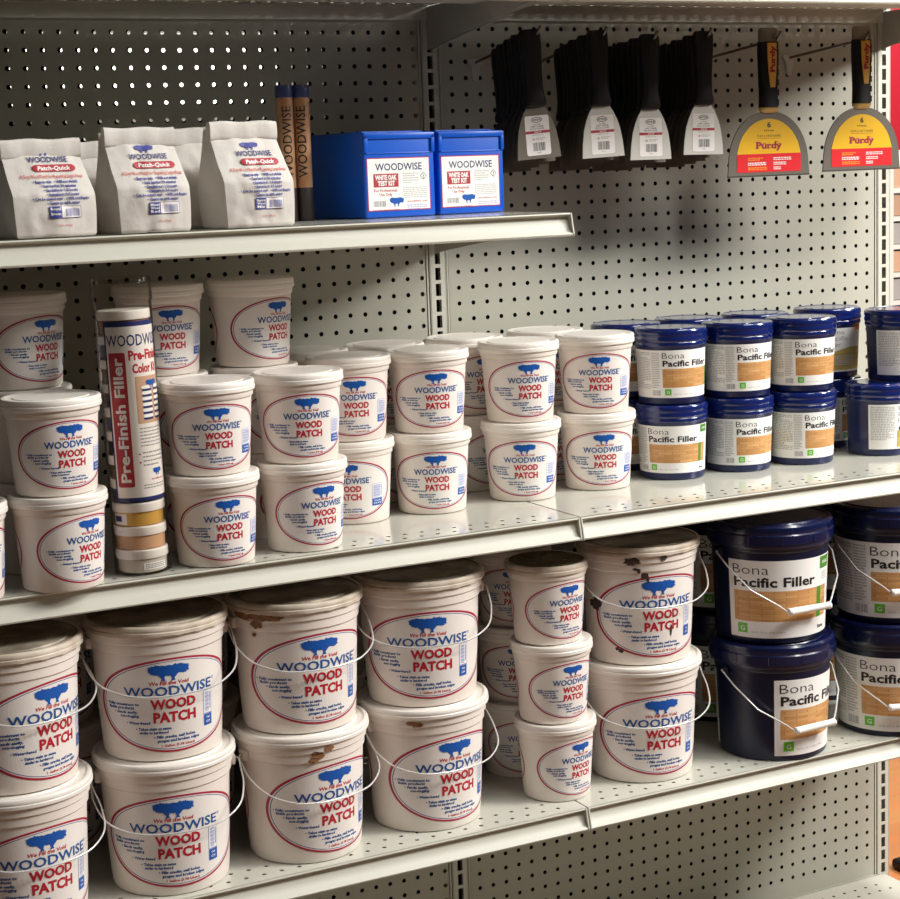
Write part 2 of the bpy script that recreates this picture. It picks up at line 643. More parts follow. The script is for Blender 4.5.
def gallon_body(mname='tub_plastic'):
    b = MB()
    b.lathe([(0.0, 0.002), (0.070, 0.002), (0.0732, 0.0), (0.0758, 0.001), (0.0772, 0.004), (g_r(.02), 0.02), (g_r(.05), .05), (g_r(.1), .1), (g_r(0.1435), 0.1435), (0.0862, 0.1448), (0.0876, 0.1462),
             (0.0880, 0.1570), (0.0890, 0.1582), (0.0905, 0.1592), (0.0908, 0.165), (0.0910, 0.171), (0.085, 0.172)], mname, 72, False, False)
    return b.mesh('body')


def gallon_lid(top, rim='lid_plastic'):
    l = MB()
    l.lathe([(0.0905, 0.1690), (0.0935, 0.1690), (0.0948, 0.1702), (0.0950, 0.1738), (0.0940, 0.1750), (0.0944, 0.1762), (0.0944, 0.1795), (0.0930, 0.1815), (0.0905, 0.1824), (0.0885, 0.1820)], rim, 72, False, False)
    l.lathe([(0.0885, 0.1820), (0.0872, 0.1802), (0.078, 0.1798), (0.0765, 0.1816), (0.0, 0.1816)], top, 72, False, False)
    if rim != 'lid_plastic':   # scalloped pull tabs round the skirt
        for i in range(20):
            a = 2 * pi * i / 20
            l.tube([((0.0935 - q * .0) * cos(a + q * .12), 0.0935 * sin(a + q * .12), 0.1700 + .0022 * (1 - abs(2 * q - 1)) * 0) for q in (0.0, 0.25, .5, .75, 1.0)], 0.0013, rim, 6)
    return l.mesh('lid')


def smooth_path(pts, n=6):
    out = []
    for i in range(len(pts) - 1):
        p0 = pts[max(i - 1, 0)]; p1 = pts[i]; p2 = pts[i + 1]; p3 = pts[min(i + 2, len(pts) - 1)]
        for q in range(n):
            t = q / n
            out.append(tuple(.5 * (2 * b + (c - a) * t + (2 * a - 5 * b + 4 * c - d) * t * t + (3 * b - a - 3 * c + d) * t ** 3) for a, b, c, d in zip(p0, p1, p2, p3)))
    out.append(pts[-1])
    return out


def bail_pts(ra, fwd, drop, z0, n=40, flat=1.0):
    pts = [(-ra + 0.004, 0, z0), ]
    for i in range(n + 1):
        t = pi * i / n
        s = sin(t) ** flat
        pts.append((-ra * cos(t) if flat == 1.0 else -ra * cos(t), -fwd * s, z0 - drop * s))
    pts.append((ra - 0.004, 0, z0))
    return pts


def gallon_meshes():
    p = MB()
    woodpatch_art(0.0630, '1 Gallon (3.78 Liters)', True).emit(p, wrap(g_r, 0.0755), 0.0002, 0.00012, 5)
    back_art(0.0630).emit(p, wrap(g_r, 0.0755, True), 0.0002, 0.00012, 5)
    label = p.mesh('label', 0)
    h = MB()
    half = [(.091, 0, .1505), (.0985, -.002, .1495), (.0995, -.010, .1410), (.0985, -.032, .1240), (.087, -.062, .1070), (.060, -.0840, .0962), (.030, -.0930, .0925), (0, -.0955, .0918)]
    h.tube(smooth_path([(-a, b_, c) for a, b_, c in half] + half[-2::-1]), 0.0012, 'steel_wire', 8)
    bail = h.mesh('bail_handle')
    ears = []
    for s in (-1, 1):
        e = MB()
        e.rbox(min(s * .086, s * .0940), max(s * .086, s * .0940), -0.009, 0.009, 0.1425, 0.1575, 'tub_plastic', 0.0025, 3)
        ears.append(e.mesh('handle_ear'))
    return gallon_body(), gallon_lid('lid_plastic'), gallon_lid('lid_grimy', 'lid_dusty'), label, bail, ears


GALLON = gallon_meshes()


def gallon(x, y, z, phi, label, group, dirty=False, bail_phi=None, with_bail=True):
    t = thing('wood_patch_pail', label, 'pail', (x, y, z), alpha(x, y) + rad(phi), group)
    obj('body', GALLON[0], t)
    obj('lid', GALLON[2] if dirty else GALLON[1], t)
    obj('label', GALLON[3], t)
    if with_bail:
        bp = rad((bail_phi if bail_phi is not None else phi * 0.8) - phi)
        obj('bail_handle', GALLON[4], t, rz=bp)
        for em in GALLON[5]:
            obj('handle_ear', em, t, rz=bp)
    return t


def blotch(parent, items, prof, mname, name, label, phi):
    """stains of their own outline on a turned wall: (angle seen from the front, height, half width deg, half height, seed)"""
    for a, z, wa, hz, sd in items:
        mb = MB()
        rn = random.Random(sd)
        pts = []
        for i in range(18):
            t = 2 * pi * i / 18
            k = 0.72 + 0.5 * rn.random()
            pts.append((a - phi + wa * cos(t) * k, z + hz * sin(t) * k))
        P = Print()
        P.star(a - phi, z, pts, mname, 5)
        P.emit(mb, wrap(prof, 0), 0.0006, 0.00005, 4)
        o = obj(name, mb.mesh(name, 0), parent)
        o['label'] = label


# ------------------------------------------------------------------ navy tubs
NH = 0.1187


def n_r(z):
    return 0.0508 + (0.0545 - 0.0508) * min(1, max(0, z / 0.09))


def filler_art(H, column, pale=False, extra=True):
    """H label height, angles in degrees; Bona text starts at -42"""
    P = Print()
    L = (-74 if pale else -118) if column else -48
    R = 80
    P.rect(L, 0, R, H, 'print_white', 0, 40)
    if column:
        if not pale:
            P.bars(L + 4, -64, H * .18, H * .96, 22, 'print_pale_grey', 1, 5)
        P.bars(-62 if not pale else -70, -47 if not pale else -27, H * .20, H * .96, 20, 'print_pale_grey', 1, 8)
        if not pale:
            P.barcode(-61, -46, H * .05, H * .16, 'print_grey', 1)
    if pale:
        P.text('Bona', -20, 12, H * .86, H * .10, 'print_grey', 2, -0.004)
        P.text('Pacific', -20, 20, H * .72, H * .10, 'print_grey', 2, -0.004)
        P.text('Filler', -20, 6, H * .58, H * .10, 'print_grey', 2, -0.004)
        v = []; f = []
        n = 24
        for i in range(n + 1):
            x = -22 + (R + 18) * i / n
            v += [(x, H * .04), (x, H * (.40 + .16 * sin(i / n * 2.6)))]
            if i < n: f.append((2 * i, 2 * i + 2, 2 * i + 3, 2 * i + 1))
        P.add(v, f, 'print_pale_wood', 1)
        P.ell(-13, H * .46, 6, H * .05, 'print_black', 3, 24, 2)
        P.bars(-6, 40, H * .14, H * .38, 5, 'print_pale_grey', 2, 4)
        P.rect(40, H * .93, R, H, 'print_orange', 1, 6)
        return P
    P.text('Bona', -42.5, -5, H * .825, H * .125, 'print_black', 2, -0.012)
    P.text('Pacific Filler', -41.5, 46, H * .665, H * .118, 'print_black', 2, 0.028)
    P.rect(-42, H * .215, 68, H * .61, 'print_wood', 1, 30)
    P.rect(-38.5, H * .06, -27.5, H * .185, 'print_green', 2, 3)
    P.text('G', -35.5, -30.5, H * .09, H * .06, 'print_white', 3, 0.01)
    P.text('128 FL OZ (1 GAL) 3.785 L', -24, 12, H * .065, H * .022, 'print_grey', 2, 0.0, 0, 1)
    P.text('Bona', 53, 64, H * .065, H * .045, 'print_black', 2, 0.03)
    if extra:
        P.rect(54, H * .83, 74, H * .985, 'print_dark_green', 2, 4)
        P.text('OAK', 58, 71, H * .89, H * .04, 'print_white', 3, 0.02)
        P.rect(50, H * .215, 57, H * .61, 'print_dark_green', 2, 2)
        P.bars(58, 70, H * .68, H * .79, 4, 'print_pale_grey', 1, 3)
    return P


def navy_quart_meshes():
    b = MB()
    b.lathe([(0.0, 0.0015), (0.046, 0.0015), (0.0482, 0.0), (0.0500, 0.0008), (n_r(.003), 0.003), (n_r(.03), .03), (n_r(.06), .06), (n_r(0.089), 0.089), (0.0556, 0.0905), (0.0558, 0.095), (0.05, 0.096)], 'navy_shell', 64, False, False)
    l = MB()
    l.lathe([(0.054, 0.0915), (0.0562, 0.0915), (0.0568, 0.0925), (0.0568, 0.0965), (0.0560, 0.0978), (0.0574, 0.0995), (0.0578, 0.1035), (0.0566, 0.1060), (0.0568, 0.1075), (0.0576, 0.1095), (0.0574, 0.1145), (0.0560, 0.1172),
             (0.0535, 0.1184), (0.0515, 0.1176), (0.0500, 0.1172), (0.040, 0.1170), (0.039, 0.1182), (0.0, 0.1182)], 'navy_lid', 64, False, False)
    out = [b.mesh('body'), l.mesh('lid')]
    for pale in (False, True):
        p = MB()
        A = filler_art(0.0745, True, pale)
        A.emit(p, wrap(n_r, 0.0115), 0.00015, 0.0001, 6)
        out.append(p.mesh('label', 0))
    return out


NQ = navy_quart_meshes()


def navy_quart(x, y, z, phi, label, group, pale=False):
    t = thing('floor_filler_tub', label, 'tub', (x, y, z), alpha(x, y) + rad(phi), group)
    obj('body', NQ[0], t)
    obj('lid', NQ[1], t)
    obj('label', NQ[3] if pale else NQ[2], t)
    return t


NGH = 0.1870


def ng_r(z):
    return 0.0842 + (0.0905 - 0.0842) * min(1, max(0, z / 0.15))


def navy_gallon_meshes():
    b = MB()
    b.lathe([(0.0, 0.002), (0.077, 0.002), (0.081, 0.0), (0.0832, 0.001), (ng_r(.004), 0.004), (ng_r(.05), .05), (ng_r(.1), .1), (ng_r(0.142), 0.142), (0.0916, 0.1435), (0.0930, 0.146), (0.0930, 0.157), (0.085, 0.158)], 'navy_body', 72, False, False)
    l = MB()
    l.lathe([(0.090, 0.1500), (0.0962, 0.1500), (0.0970, 0.1512), (0.0972, 0.1560), (0.0992, 0.157), (0.0996, 0.1705), (0.0978, 0.1725), (0.0980, 0.1745), (0.0985, 0.177), (0.0975, 0.183), (0.094, 0.1862), (0.0915, 0.186), (0.0900, 0.1842),
             (0.080, 0.1838), (0.078, 0.1862), (0.0, 0.1862)], 'navy_plastic', 72, False, False)
    for i in range(12):
        a = 2 * pi * i / 12 + .13
        l.tube([(0.0992 * cos(a), 0.0992 * sin(a), 0.1575), (0.0992 * cos(a), 0.0992 * sin(a), 0.170)], 0.0009, 'navy_plastic', 6)
    out = [b.mesh('body'), l.mesh('lid')]
    for column in (False, True):
        p = MB()
        filler_art(0.122, column).emit(p, wrap(ng_r, 0.0090), 0.0002, 0.00012, 5)
        out.append(p.mesh('label', 0))
    p = MB()
    P = Print()
    P.rect(-172, 0, -124, .122, 'print_white', 0, 14)
    P.bars(-168, -128, .012, .116, 20, 'print_pale_grey', 1, 6)
    P.emit(p, wrap(ng_r, 0.0090), 0.0002, 0.00012, 5)
    back = p.mesh('back_label', 0)
    h = MB()
    ra, z0 = 0.1005, 0.1400
    A = (-ra, 0, z0); B = (ra, 0, z0)
    pts = [(-ra + .005, 0, z0), A, (-ra + .002, -.030, z0 - .020), (-ra + .020, -.062, z0 - .052), (-.050, -.092, z0 - .075), (-.040, -.0985, z0 - .084), (-.030, -.1015, z0 - .084),
           (.030, -.1015, z0 - .084), (.040, -.0985, z0 - .083), (.050, -.092, z0 - .072), (ra - .012, -.056, z0 - .052), (ra + .001, -.026, z0 - .020), B, (ra - .005, 0, z0)]
    h.tube(pts, 0.0013, 'steel_wire', 8)
    out.append(h.mesh('bail_handle'))
    g = MB()
    g.tube([(-.039, -.1015, z0 - .084), (-.036, -.1015, z0 - .084), (-.034, -.1015, z0 - .084), (.034, -.1015, z0 - .084), (.036, -.1015, z0 - .084), (.039, -.1015, z0 - .084)],
           [0.0050, 0.0062, 0.0054, 0.0054, 0.0062, 0.0050], 'white_grip', 14)
    out.append(g.mesh('grip'))
    ears = []
    for s in (-1, 1):
        e = MB()
        e.rbox(min(s * .089, s * .0975), max(s * .089, s * .0975), -0.008, 0.008, 0.134, 0.146, 'navy_body', 0.0025, 3)
        ears.append(e.mesh('handle_ear'))
    out.append(ears)
    out.append(back)
    return out


NG = navy_gallon_meshes()


def navy_gallon(x, y, z, phi, bphi, label, group, column=False, bail=True):
    t = thing('floor_filler_pail', label, 'pail', (x, y, z), alpha(x, y) + rad(phi), group)
    obj('body', NG[0], t)
    obj('lid', NG[1], t)
    obj('label', NG[3] if column else NG[2], t)
    if not column:
        obj('back_label', NG[7], t)
    if bail:
        h = obj('bail_handle', NG[4], t, rz=rad(bphi - phi))
        g = obj('grip', NG[5], h)
        g['label'] = 'white plastic tube grip'
        for em in NG[6]:
            obj('handle_ear', em, t, rz=rad(bphi - phi))
    return t


# ------------------------------------------------------------------ gondola: panels, posts, shelves
I = 0.0254
ZM, ZL, ZU, ZC, ZB = -0.331, -0.761, 0.098, 0.4155, -1.206
DEP = 0.418
R1 = 0.914


def holed(mb, x0, x1, z0, z1, holes_x, holes_z, r, m, fn):
    """sheet with a grid of round holes; fn maps (u, v) to a point"""
    def breaks(a, b, hs):
        h = I / 2
        out = [a]
        for c in hs:
            for e in (c - h * .92, c + h * .92):
                out.append(e)
        out.append(b)
        return out
    bx = breaks(x0, x1, holes_x); bz = breaks(z0, z1, holes_z)
    V = []; F = []
    for i in range(len(bx) - 1):
        for j in range(len(bz) - 1):
            a, b, c, d = bx[i], bx[i + 1], bz[j], bz[j + 1]
            if b - a < 1e-6 or d - c < 1e-6: continue
            o = len(V)
            if i % 2 == 1 and j % 2 == 1:
                cx, cz = (a + b) / 2, (c + d) / 2
                sq = [(b, cz), (b, d), (cx, d), (a, d), (a, cz), (a, c), (cx, c), (b, c)]
                n = 12
                ins = [(cx + r * cos(2 * pi * k / 16), cz + r * sin(2 * pi * k / 16)) for k in range(16)]
                V += [fn(*p) for p in sq] + [fn(*p) for p in ins]
                for k in range(8):
                    k2 = (k + 1) % 8
                    F.append((o + k, o + k2, o + 8 + 2 * k2, o + 8 + 2 * k + 1, o + 8 + 2 * k))
            else:
                V += [fn(a, c), fn(b, c), fn(b, d), fn(a, d)]
                F.append((o, o + 1, o + 2, o + 3))
    mb.add(V, F, m)


RDX, RDZ = 0.0200, 0.0038
gond = thing('gondola_rack', 'grey almond metal gondola display with pegboard backs, slotted posts and base decks', 'display rack', (0, 0, ZB))


def up(o):
    o.location = (0, 0, -ZB)
    return o


def pegboard(bay):
    mb = MB()
    if bay == 1:
        hx = [(1.5 + k) * I for k in range(34)]; dz = 0.0; x0, x1 = 0.0195, R1 - 0.0195
    else:
        hx = [(-34.5 + k) * I + 0.0107 for k in range(34)]; dz = -0.0062; x0, x1 = -R1 + 0.0195, -0.0195
    hz = [-k * I + dz for k in range(46, -18, -1)]
    holed(mb, x0, x1, ZB - .10, 0.47, hx, hz, 0.0036, 'panel_enamel', lambda u, v: (u, 0.0, v))
    for x in (x0, x1):
        s = 1 if x == x0 else -1
        mb.box(min(x, x + s * .0012), max(x, x + s * .0012), 0.0, 0.012, ZB, 0.47, 'panel_enamel')
    return up(obj('pegboard_panel', mb.mesh('pegboard_panel'), gond))


pegboard(0); pegboard(1)
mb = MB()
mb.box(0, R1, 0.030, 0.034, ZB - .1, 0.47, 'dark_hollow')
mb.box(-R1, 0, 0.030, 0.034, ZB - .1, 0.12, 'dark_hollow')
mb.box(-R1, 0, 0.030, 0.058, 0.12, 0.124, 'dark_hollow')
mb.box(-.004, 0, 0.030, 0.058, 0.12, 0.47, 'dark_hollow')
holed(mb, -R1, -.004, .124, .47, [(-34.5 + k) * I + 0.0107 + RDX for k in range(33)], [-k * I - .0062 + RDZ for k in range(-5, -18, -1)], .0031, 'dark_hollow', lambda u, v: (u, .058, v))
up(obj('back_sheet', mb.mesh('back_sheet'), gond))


def post(x):
    mb = MB()
    hw, sw, y = 0.0138, 0.0047, -0.0025
    z0, z1 = ZB - .12, 0.47
    for a, b in ((-hw, -sw), (sw, hw)):
        mb.box(x + a, x + b, y, y + .0015, z0, z1, 'shelf_enamel')
    k0, k1 = int(z0 / I) + 4, int(z1 / I)
    sl = 0.0098
    zs = [k * I - .001 for k in range(k0, k1)]
    last = z0
    for z in zs:
        mb.box(x - sw, x + sw, y, y + .0015, last, z - sl, 'shelf_enamel')
        last = z + sl
    mb.box(x - sw, x + sw, y, y + .0015, last, z1, 'shelf_enamel')
    for s in (-1, 1):
        mb.box(x + s * hw - .0008, x + s * hw + .0008, y, 0.03, z0, z1, 'shelf_enamel')
        if abs(x) < .9 or s * x < 0:
            mb.box(x + s * .0180 - .0012, x + s * .0180 + .0012, -.0012, .01, z0, z1, 'shelf_enamel')
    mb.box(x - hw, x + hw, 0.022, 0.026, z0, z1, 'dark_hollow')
    return up(obj('upright_post', mb.mesh('upright_post'), gond))


for x in (-R1, 0, R1):
    post(x)


def deck_rows(mb, x0, x1, z, ys, yf, yb, m, base=False):
    n = int((x1 - x0) / I) - 1
    c = (x0 + x1) / 2
    hx = [c + (k - (n - 1) / 2) * I for k in range(n)]
    # each row is its own strip so that the rows can be staggered
    ys = sorted(ys)
    edge = yf
    for q, y in enumerate(ys):
        a, b = y - I * .46, y + I * .46
        if a > edge + 1e-6:
            mb.add([(x0, edge, z), (x1, edge, z), (x1, a, z), (x0, a, z)], [(0, 1, 2, 3)], m)
        hh = hx if q % 2 == 0 else [h + I / 2 for h in hx[:-1]]
        holed(mb, x0, x1, a, b, hh, [y], 0.0031 if not base else .003, m, lambda u, v: (u, v, z))
        edge = b
    if yb > edge:
        mb.add([(x0, edge, z), (x1, edge, z), (x1, yb, z), (x0, yb, z)], [(0, 1, 2, 3)], m)


def shelf(x0, x1, z, label, group='gondola shelves'):
    t = thing('gondola_shelf', label, 'shelf', (x0, 0, z), 0, group)
    W = x1 - x0
    g = .0012
    mb = MB()
    deck_rows(mb, g, W - g, 0.0, [-.3985, -.3735, -.060, -.035], -DEP, -.004, 'deck_enamel')
    # underside sheet and rear flange
    mb.add([(g, -DEP + .012, -.0022), (W - g, -DEP + .012, -.0022), (W - g, -.4115, -.0022), (g, -.4115, -.0022)], [(0, 1, 2, 3)], 'shelf_enamel')
    mb.box(g, W - g, -.0052, -.0038, -.022, 0.0, 'shelf_enamel')
    mb.box(g, W - g, -.205, -.160, -.012, -.0025, 'shelf_enamel')
    obj('shelf_deck', mb.mesh('shelf_deck'), t)
    lp = MB()
    prof = [(-DEP + .004, -.0004), (-DEP - .0008, -.0010), (-DEP - .0015, -.0026), (-DEP - .0004, -.0042), (-DEP + .0065, -.0055), (-DEP + .0070, -.0075), (-DEP - .0020, -.0265), (-DEP - .0062, -.0282),
            (-DEP - .0075, -.0300), (-DEP - .0066, -.0322), (-DEP - .003, -.0330), (-DEP + .010, -.0330), (-DEP + .010, -.0312)]
    loops = [[(x, y, zz) for y, zz in prof] for x in (g, W - g)]
    lp.loft(loops, 'shelf_enamel', closed=False)
    obj('front_lip', lp.mesh('front_lip', 50), t)
    for xa in (g, W - g - .0018):
        ec = MB()
        pr = [(-DEP - .0015, -.0006), (-DEP + .020, -.0006), (-DEP + .020, -.033), (-DEP - .0072, -.033), (-DEP - .0082, -.030)]
        ec.add([(xa, y, zz) for y, zz in pr] + [(xa + .0018, y, zz) for y, zz in pr], [(4, 3, 2, 1, 0), (5, 6, 7, 8, 9)] + [(i, (i + 1) % 5, 5 + (i + 1) % 5, 5 + i) for i in range(5)], 'shelf_enamel')
        obj('end_cap', ec.mesh('end_cap', 0), t)
    for xa, xb in ((g + .0019, g + .0036), (W - g - .0036, W - g - .0019)):
        br = MB()
        pr = [(-.001, -.0022), (-DEP + .022, -.0022), (-DEP + .022, -.020), (-.30, -.030), (-.030, -.062), (-.001, -.068)]
        n = len(pr)
        br.add([(xa, y, zz) for y, zz in pr] + [(xb, y, zz) for y, zz in pr], [tuple(range(n)), tuple(range(2 * n - 1, n - 1, -1))] + [(i, i + n, (i + 1) % n + n, (i + 1) % n) for i in range(n)], 'bracket_enamel')
        br.add([(xb + .0003, -.028 + .004 * cos(q * pi / 6), -.030 + .006 * sin(q * pi / 6)) for q in range(12)], [tuple(range(12))], 'print_white')
        obj('shelf_bracket', br.mesh('shelf_bracket', 0), t)
    return t


shelf(-R1, 0, ZU, 'short upper metal shelf holding white paper bags and blue boxes')
shelf(-R1, 0, ZM, 'left half of the middle metal shelf, under the white tubs and the clear tube')
shelf(0, R1, ZM, 'right half of the middle metal shelf, under the navy tubs')
shelf(-R1, 0, ZL, 'left half of the lower metal shelf, under the stained white pails')
shelf(0, R1, ZL, 'right half of the lower metal shelf, under the large navy pails')
shelf(-R1, 0, ZC, 'topmost metal shelf above the paper bags, seen from below')
shelf(0, R1, ZC, 'topmost metal shelf above the hanging putty knives, seen from below')
for bx0, bx1 in ((-R1, 0), (0, R1)):
    mb = MB()
    deck_rows(mb, bx0 + .001, bx1 - .001, ZB, [-.40, -.3746, -.0662, -.0408], -.45, -.004, 'shelf_enamel', True)
    mb.add([(bx0 + .001, -.006, ZB), (bx1 - .001, -.006, ZB), (bx1 - .001, -.0005, ZB), (bx0 + .001, -.0005, ZB)], [(0, 1, 2, 3)], 'shelf_enamel')
    mb.box(bx0 + .004, bx1 - .004, -.446, -.002, ZB - .03, ZB - .012, 'dark_hollow')  # dark slab added so the deck holes look shaded underneath
    mb.box(bx0 + .001, bx1 - .001, -.45, -.448, ZB - .11, ZB - .0005, 'shelf_enamel')
    mb.box(bx1 - .003, bx1 - .001, -.448, -.004, ZB - .11, ZB - .0005, 'shelf_enamel')
    up(obj('base_deck', mb.mesh('base_deck'), gond))

# ------------------------------------------------------------------ room behind the rack's right end
FZ = -1.325
mb = MB()
mb.box(.7, 7, -.30, 5, FZ - .05, FZ, 'floor_wood')
mb.box(-6, 7, -7, -.30, FZ - .05, FZ, 'floor_aisle'); mb.box(-6, .7, -.30, 5, FZ - .05, FZ, 'floor_aisle')
structure('floor', mb)
mb = MB(); mb.box(-6, 7, 4.6, 4.7, FZ, 2.6, 'wall_paint'); structure('wall_back', mb)

t = thing('display_foot', 'small black foot on the wood floor beyond the rack end', 'foot', (1.200, .200, FZ + .0005))
mb = MB(); mb.rbox(-.065, .2, -.03, .03, 0, .022, 'rubber_black', .008, 3); obj('foot_block', mb.mesh('foot_block'), t)
t = thing('glow_panel', 'added glowing panel in the next aisle, shining through the pegboard holes above the paper bags', 'added glow panel', (-.2, 1.2, FZ))  # invented glowing panel, makes the bright dots in the pegboard holes
mb = MB(); mb.box(-.44, .44, .0, .08, FZ * -1 + .30, FZ * -1 + .475, 'rack_white'); mb.box(-.02, .02, .02, .06, 0, FZ * -1 + .30, 'rack_white'); obj('housing', mb.mesh('housing'), t)
mb = MB(); mb.box(-.42, .42, -.004, .0, FZ * -1 + .315, FZ * -1 + .462, 'added_glow'); obj('glow_face', mb.mesh('glow_face'), t)
t = thing('sign_panel', 'red panel standing beyond the right end of the rack', 'sign', (2.52, 1.95, FZ))
mb = MB(); mb.rbox(-.22, .9, -.02, .02, 1.47, 2.4, 'red_panel', .006, 2); obj('red_board', mb.mesh('red_board'), t)
mb = MB()
for x in (-.15, .8):
    mb.box(x - .02, x + .02, .021, .06, 0, 2.3, 'rack_white')
obj('stand', mb.mesh('stand'), t)
t = thing('sample_rack', 'white rack of flooring sample boards beyond the right end of the rack', 'display rack', (2.27, 1.55, FZ))
mb = MB()
mb.box(-.03, .0, -.03, .22, 0, 1.5, 'rack_white'); mb.box(.9, .93, -.03, .22, 0, 1.5, 'rack_white'); mb.box(0, .9, .2, .22, 0, 1.5, 'rack_white')
obj('frame', mb.mesh('frame'), t)
for k in range(7):
    mb = MB()
    z = .90 + k * .082
    mb.box(0.0, .9, -.025, .19, z - .016, z - .002, 'rack_white')
    obj('ledge', mb.mesh('ledge'), t)
    mb = MB()
    mb.box(0.005, .895, -.02, .01, z, z + .060, ('sample_grey', 'sample_orange', 'sample_grey', 'sample_orange', 'sample_grey', 'sample_brown', 'sample_orange')[k])
    obj('sample_board', mb.mesh('sample_board'), t)

# ------------------------------------------------------------------ middle shelf: white quart tubs
gq = 'white quart tubs on the middle shelf'
T2 = 'topmost of the white two-tub stack '
B2 = 'bottom of the white two-tub stack '
QST = [  # x, y, [(phi, label) bottom upwards]
    (-.735, -.390, [(43, 'white wood patch tub, bottom of the stack just left of the clear tube'), (23, 'white wood patch tub, topmost of the stack just left of the clear tube')]),
    (-.5267, -.3721, [(20.5, 'white wood patch tub, bottom of the stack just right of the clear tube'), (12, 'white wood patch tub, topmost of the stack just right of the clear tube')]),
    (-.3954, -.3578, [(32, 'white wood patch tub, bottom of the second front stack right of the clear tube'), (13, 'white wood patch tub, topmost of the second front stack right of the clear tube')]),
    (-.2621, -.2256, [(-9, 'white wood patch tub, bottom of the third stack right of the clear tube, half hidden'), (9, 'white wood patch tub, topmost of the third stack right of the clear tube, half hidden')]),
    (-.138, -.2289, [(8, 'white wood patch tub, bottom of the fourth stack right of the clear tube'), (14, 'white wood patch tub, topmost of the fourth stack right of the clear tube')]),
    (.0182, -.2233, [(6, 'white wood patch tub, bottom of the stack behind the middle shelf joint'), (17, 'white wood patch tub, topmost of the stack behind the middle shelf joint')]),
    (.1561, -.2172, [(13, 'white wood patch tub, bottom of the last white stack, beside the navy tubs'), (8, 'white wood patch tub, topmost of the last white stack, beside the navy tubs')]),
    (-.7365, -.2655, [(60, 'white tub at the bottom of the tall rear stack left of the clear tube'), (60, 'white tub in the middle of the tall rear stack left of the clear tube'), (38, 'white wood patch tub topping the tall rear stack left of the clear tube')]),
    (-.545, -.2475, [(70, 'white tub at the bottom of the tall rear stack behind the clear tube'), (65, 'white tub in the middle of the tall rear stack behind the clear tube'), (18, 'white wood patch tub topping the tall rear stack right behind the clear tube')]),
    (-.409, -.235, [(75, 'white tub at the bottom of the tall rear stack, second from the clear tube'), (60, 'white tub in the middle of the tall rear stack, second from the clear tube'), (44, 'white wood patch tub topping the tall rear stack below the third paper bag')]),
    (-.272, -.1000, [(40, 'white tub, bottom of the rear stack behind the third stack from the clear tube'), (30, 'white tub, topmost of the rear stack behind the third stack from the clear tube')]),
    (-.147, -.1030, [(50, 'white tub, bottom of the rear stack behind the fourth stack from the clear tube'), (20, 'white tub, topmost of the rear stack behind the fourth stack from the clear tube')]),
    (-.008, -.0985, [(60, 'white tub, bottom of the rear stack behind the joint stack'), (38, 'white tub, topmost of the rear stack behind the joint stack')]),
    (.140, -.0935, [(30, 'white tub, bottom of the rear stack behind the last white stack'), (30, 'white tub, topmost of the rear stack behind the last white stack')]),
    (-.8608, -.3953, [(30, 'white tub cut off by the photo edge at the left end of the middle shelf')]),
]
for x, y, lv in QST:
    for k, (phi, lab) in enumerate(lv):
        quart(x, y, ZM + k * QH + .0003, phi, lab, gq)

# ------------------------------------------------------------------ middle shelf: navy quart tubs
gn = 'navy quart tubs on the middle shelf'
NST = [
    (.298, -.2145, [(0, False, 'navy filler tub, bottom of the first navy stack, beside the white tubs'), (28, False, 'navy filler tub, topmost of the first navy stack, beside the white tubs')]),
    (.4225, -.2205, [(39, False, 'navy filler tub, bottom of the second navy stack from the white tubs'), (42, False, 'navy filler tub, topmost of the second navy stack from the white tubs')]),
    (.5415, -.2315, [(49, False, 'navy filler tub, bottom of the third navy stack from the white tubs'), (33, False, 'navy filler tub, topmost of the third navy stack from the white tubs')]),
    (.291, -.0975, [(20, False, 'navy tub, bottom of the rear stack behind the first navy stack'), (20, False, 'navy tub, topmost of the rear stack behind the first navy stack')]),
    (.413, -.0995, [(30, False, 'navy tub, bottom of the rear stack behind the second navy stack'), (30, False, 'navy tub, topmost of the rear stack behind the second navy stack')]),
    (.540, -.1105, [(30, False, 'navy tub, bottom of the rear stack behind the third navy stack'), (30, False, 'navy tub, topmost of the rear stack behind the third navy stack')]),
    (.687, -.119, [(70, False, 'navy tub at the bottom of the rear stack between the third stack and photo edge'), (20, True, 'navy tub with a yellow wood picture and pale grey lettering, in the rear row')]),
    (.6956, -.2433, [(55, True, 'navy tub with a large plain label, lower one at the right photo edge')]),
    (.7440, -.2370, [(31, True, 'navy tub with a large plain label, upper one at the right photo edge')]),
]
for i, (x, y, lv) in enumerate(NST):
    for k, (phi, pale, lab) in enumerate(lv):
        kk = 1 if i == 8 else k
        navy_quart(x, y, ZM + kk * NH + .0003, phi, lab, gn, pale)

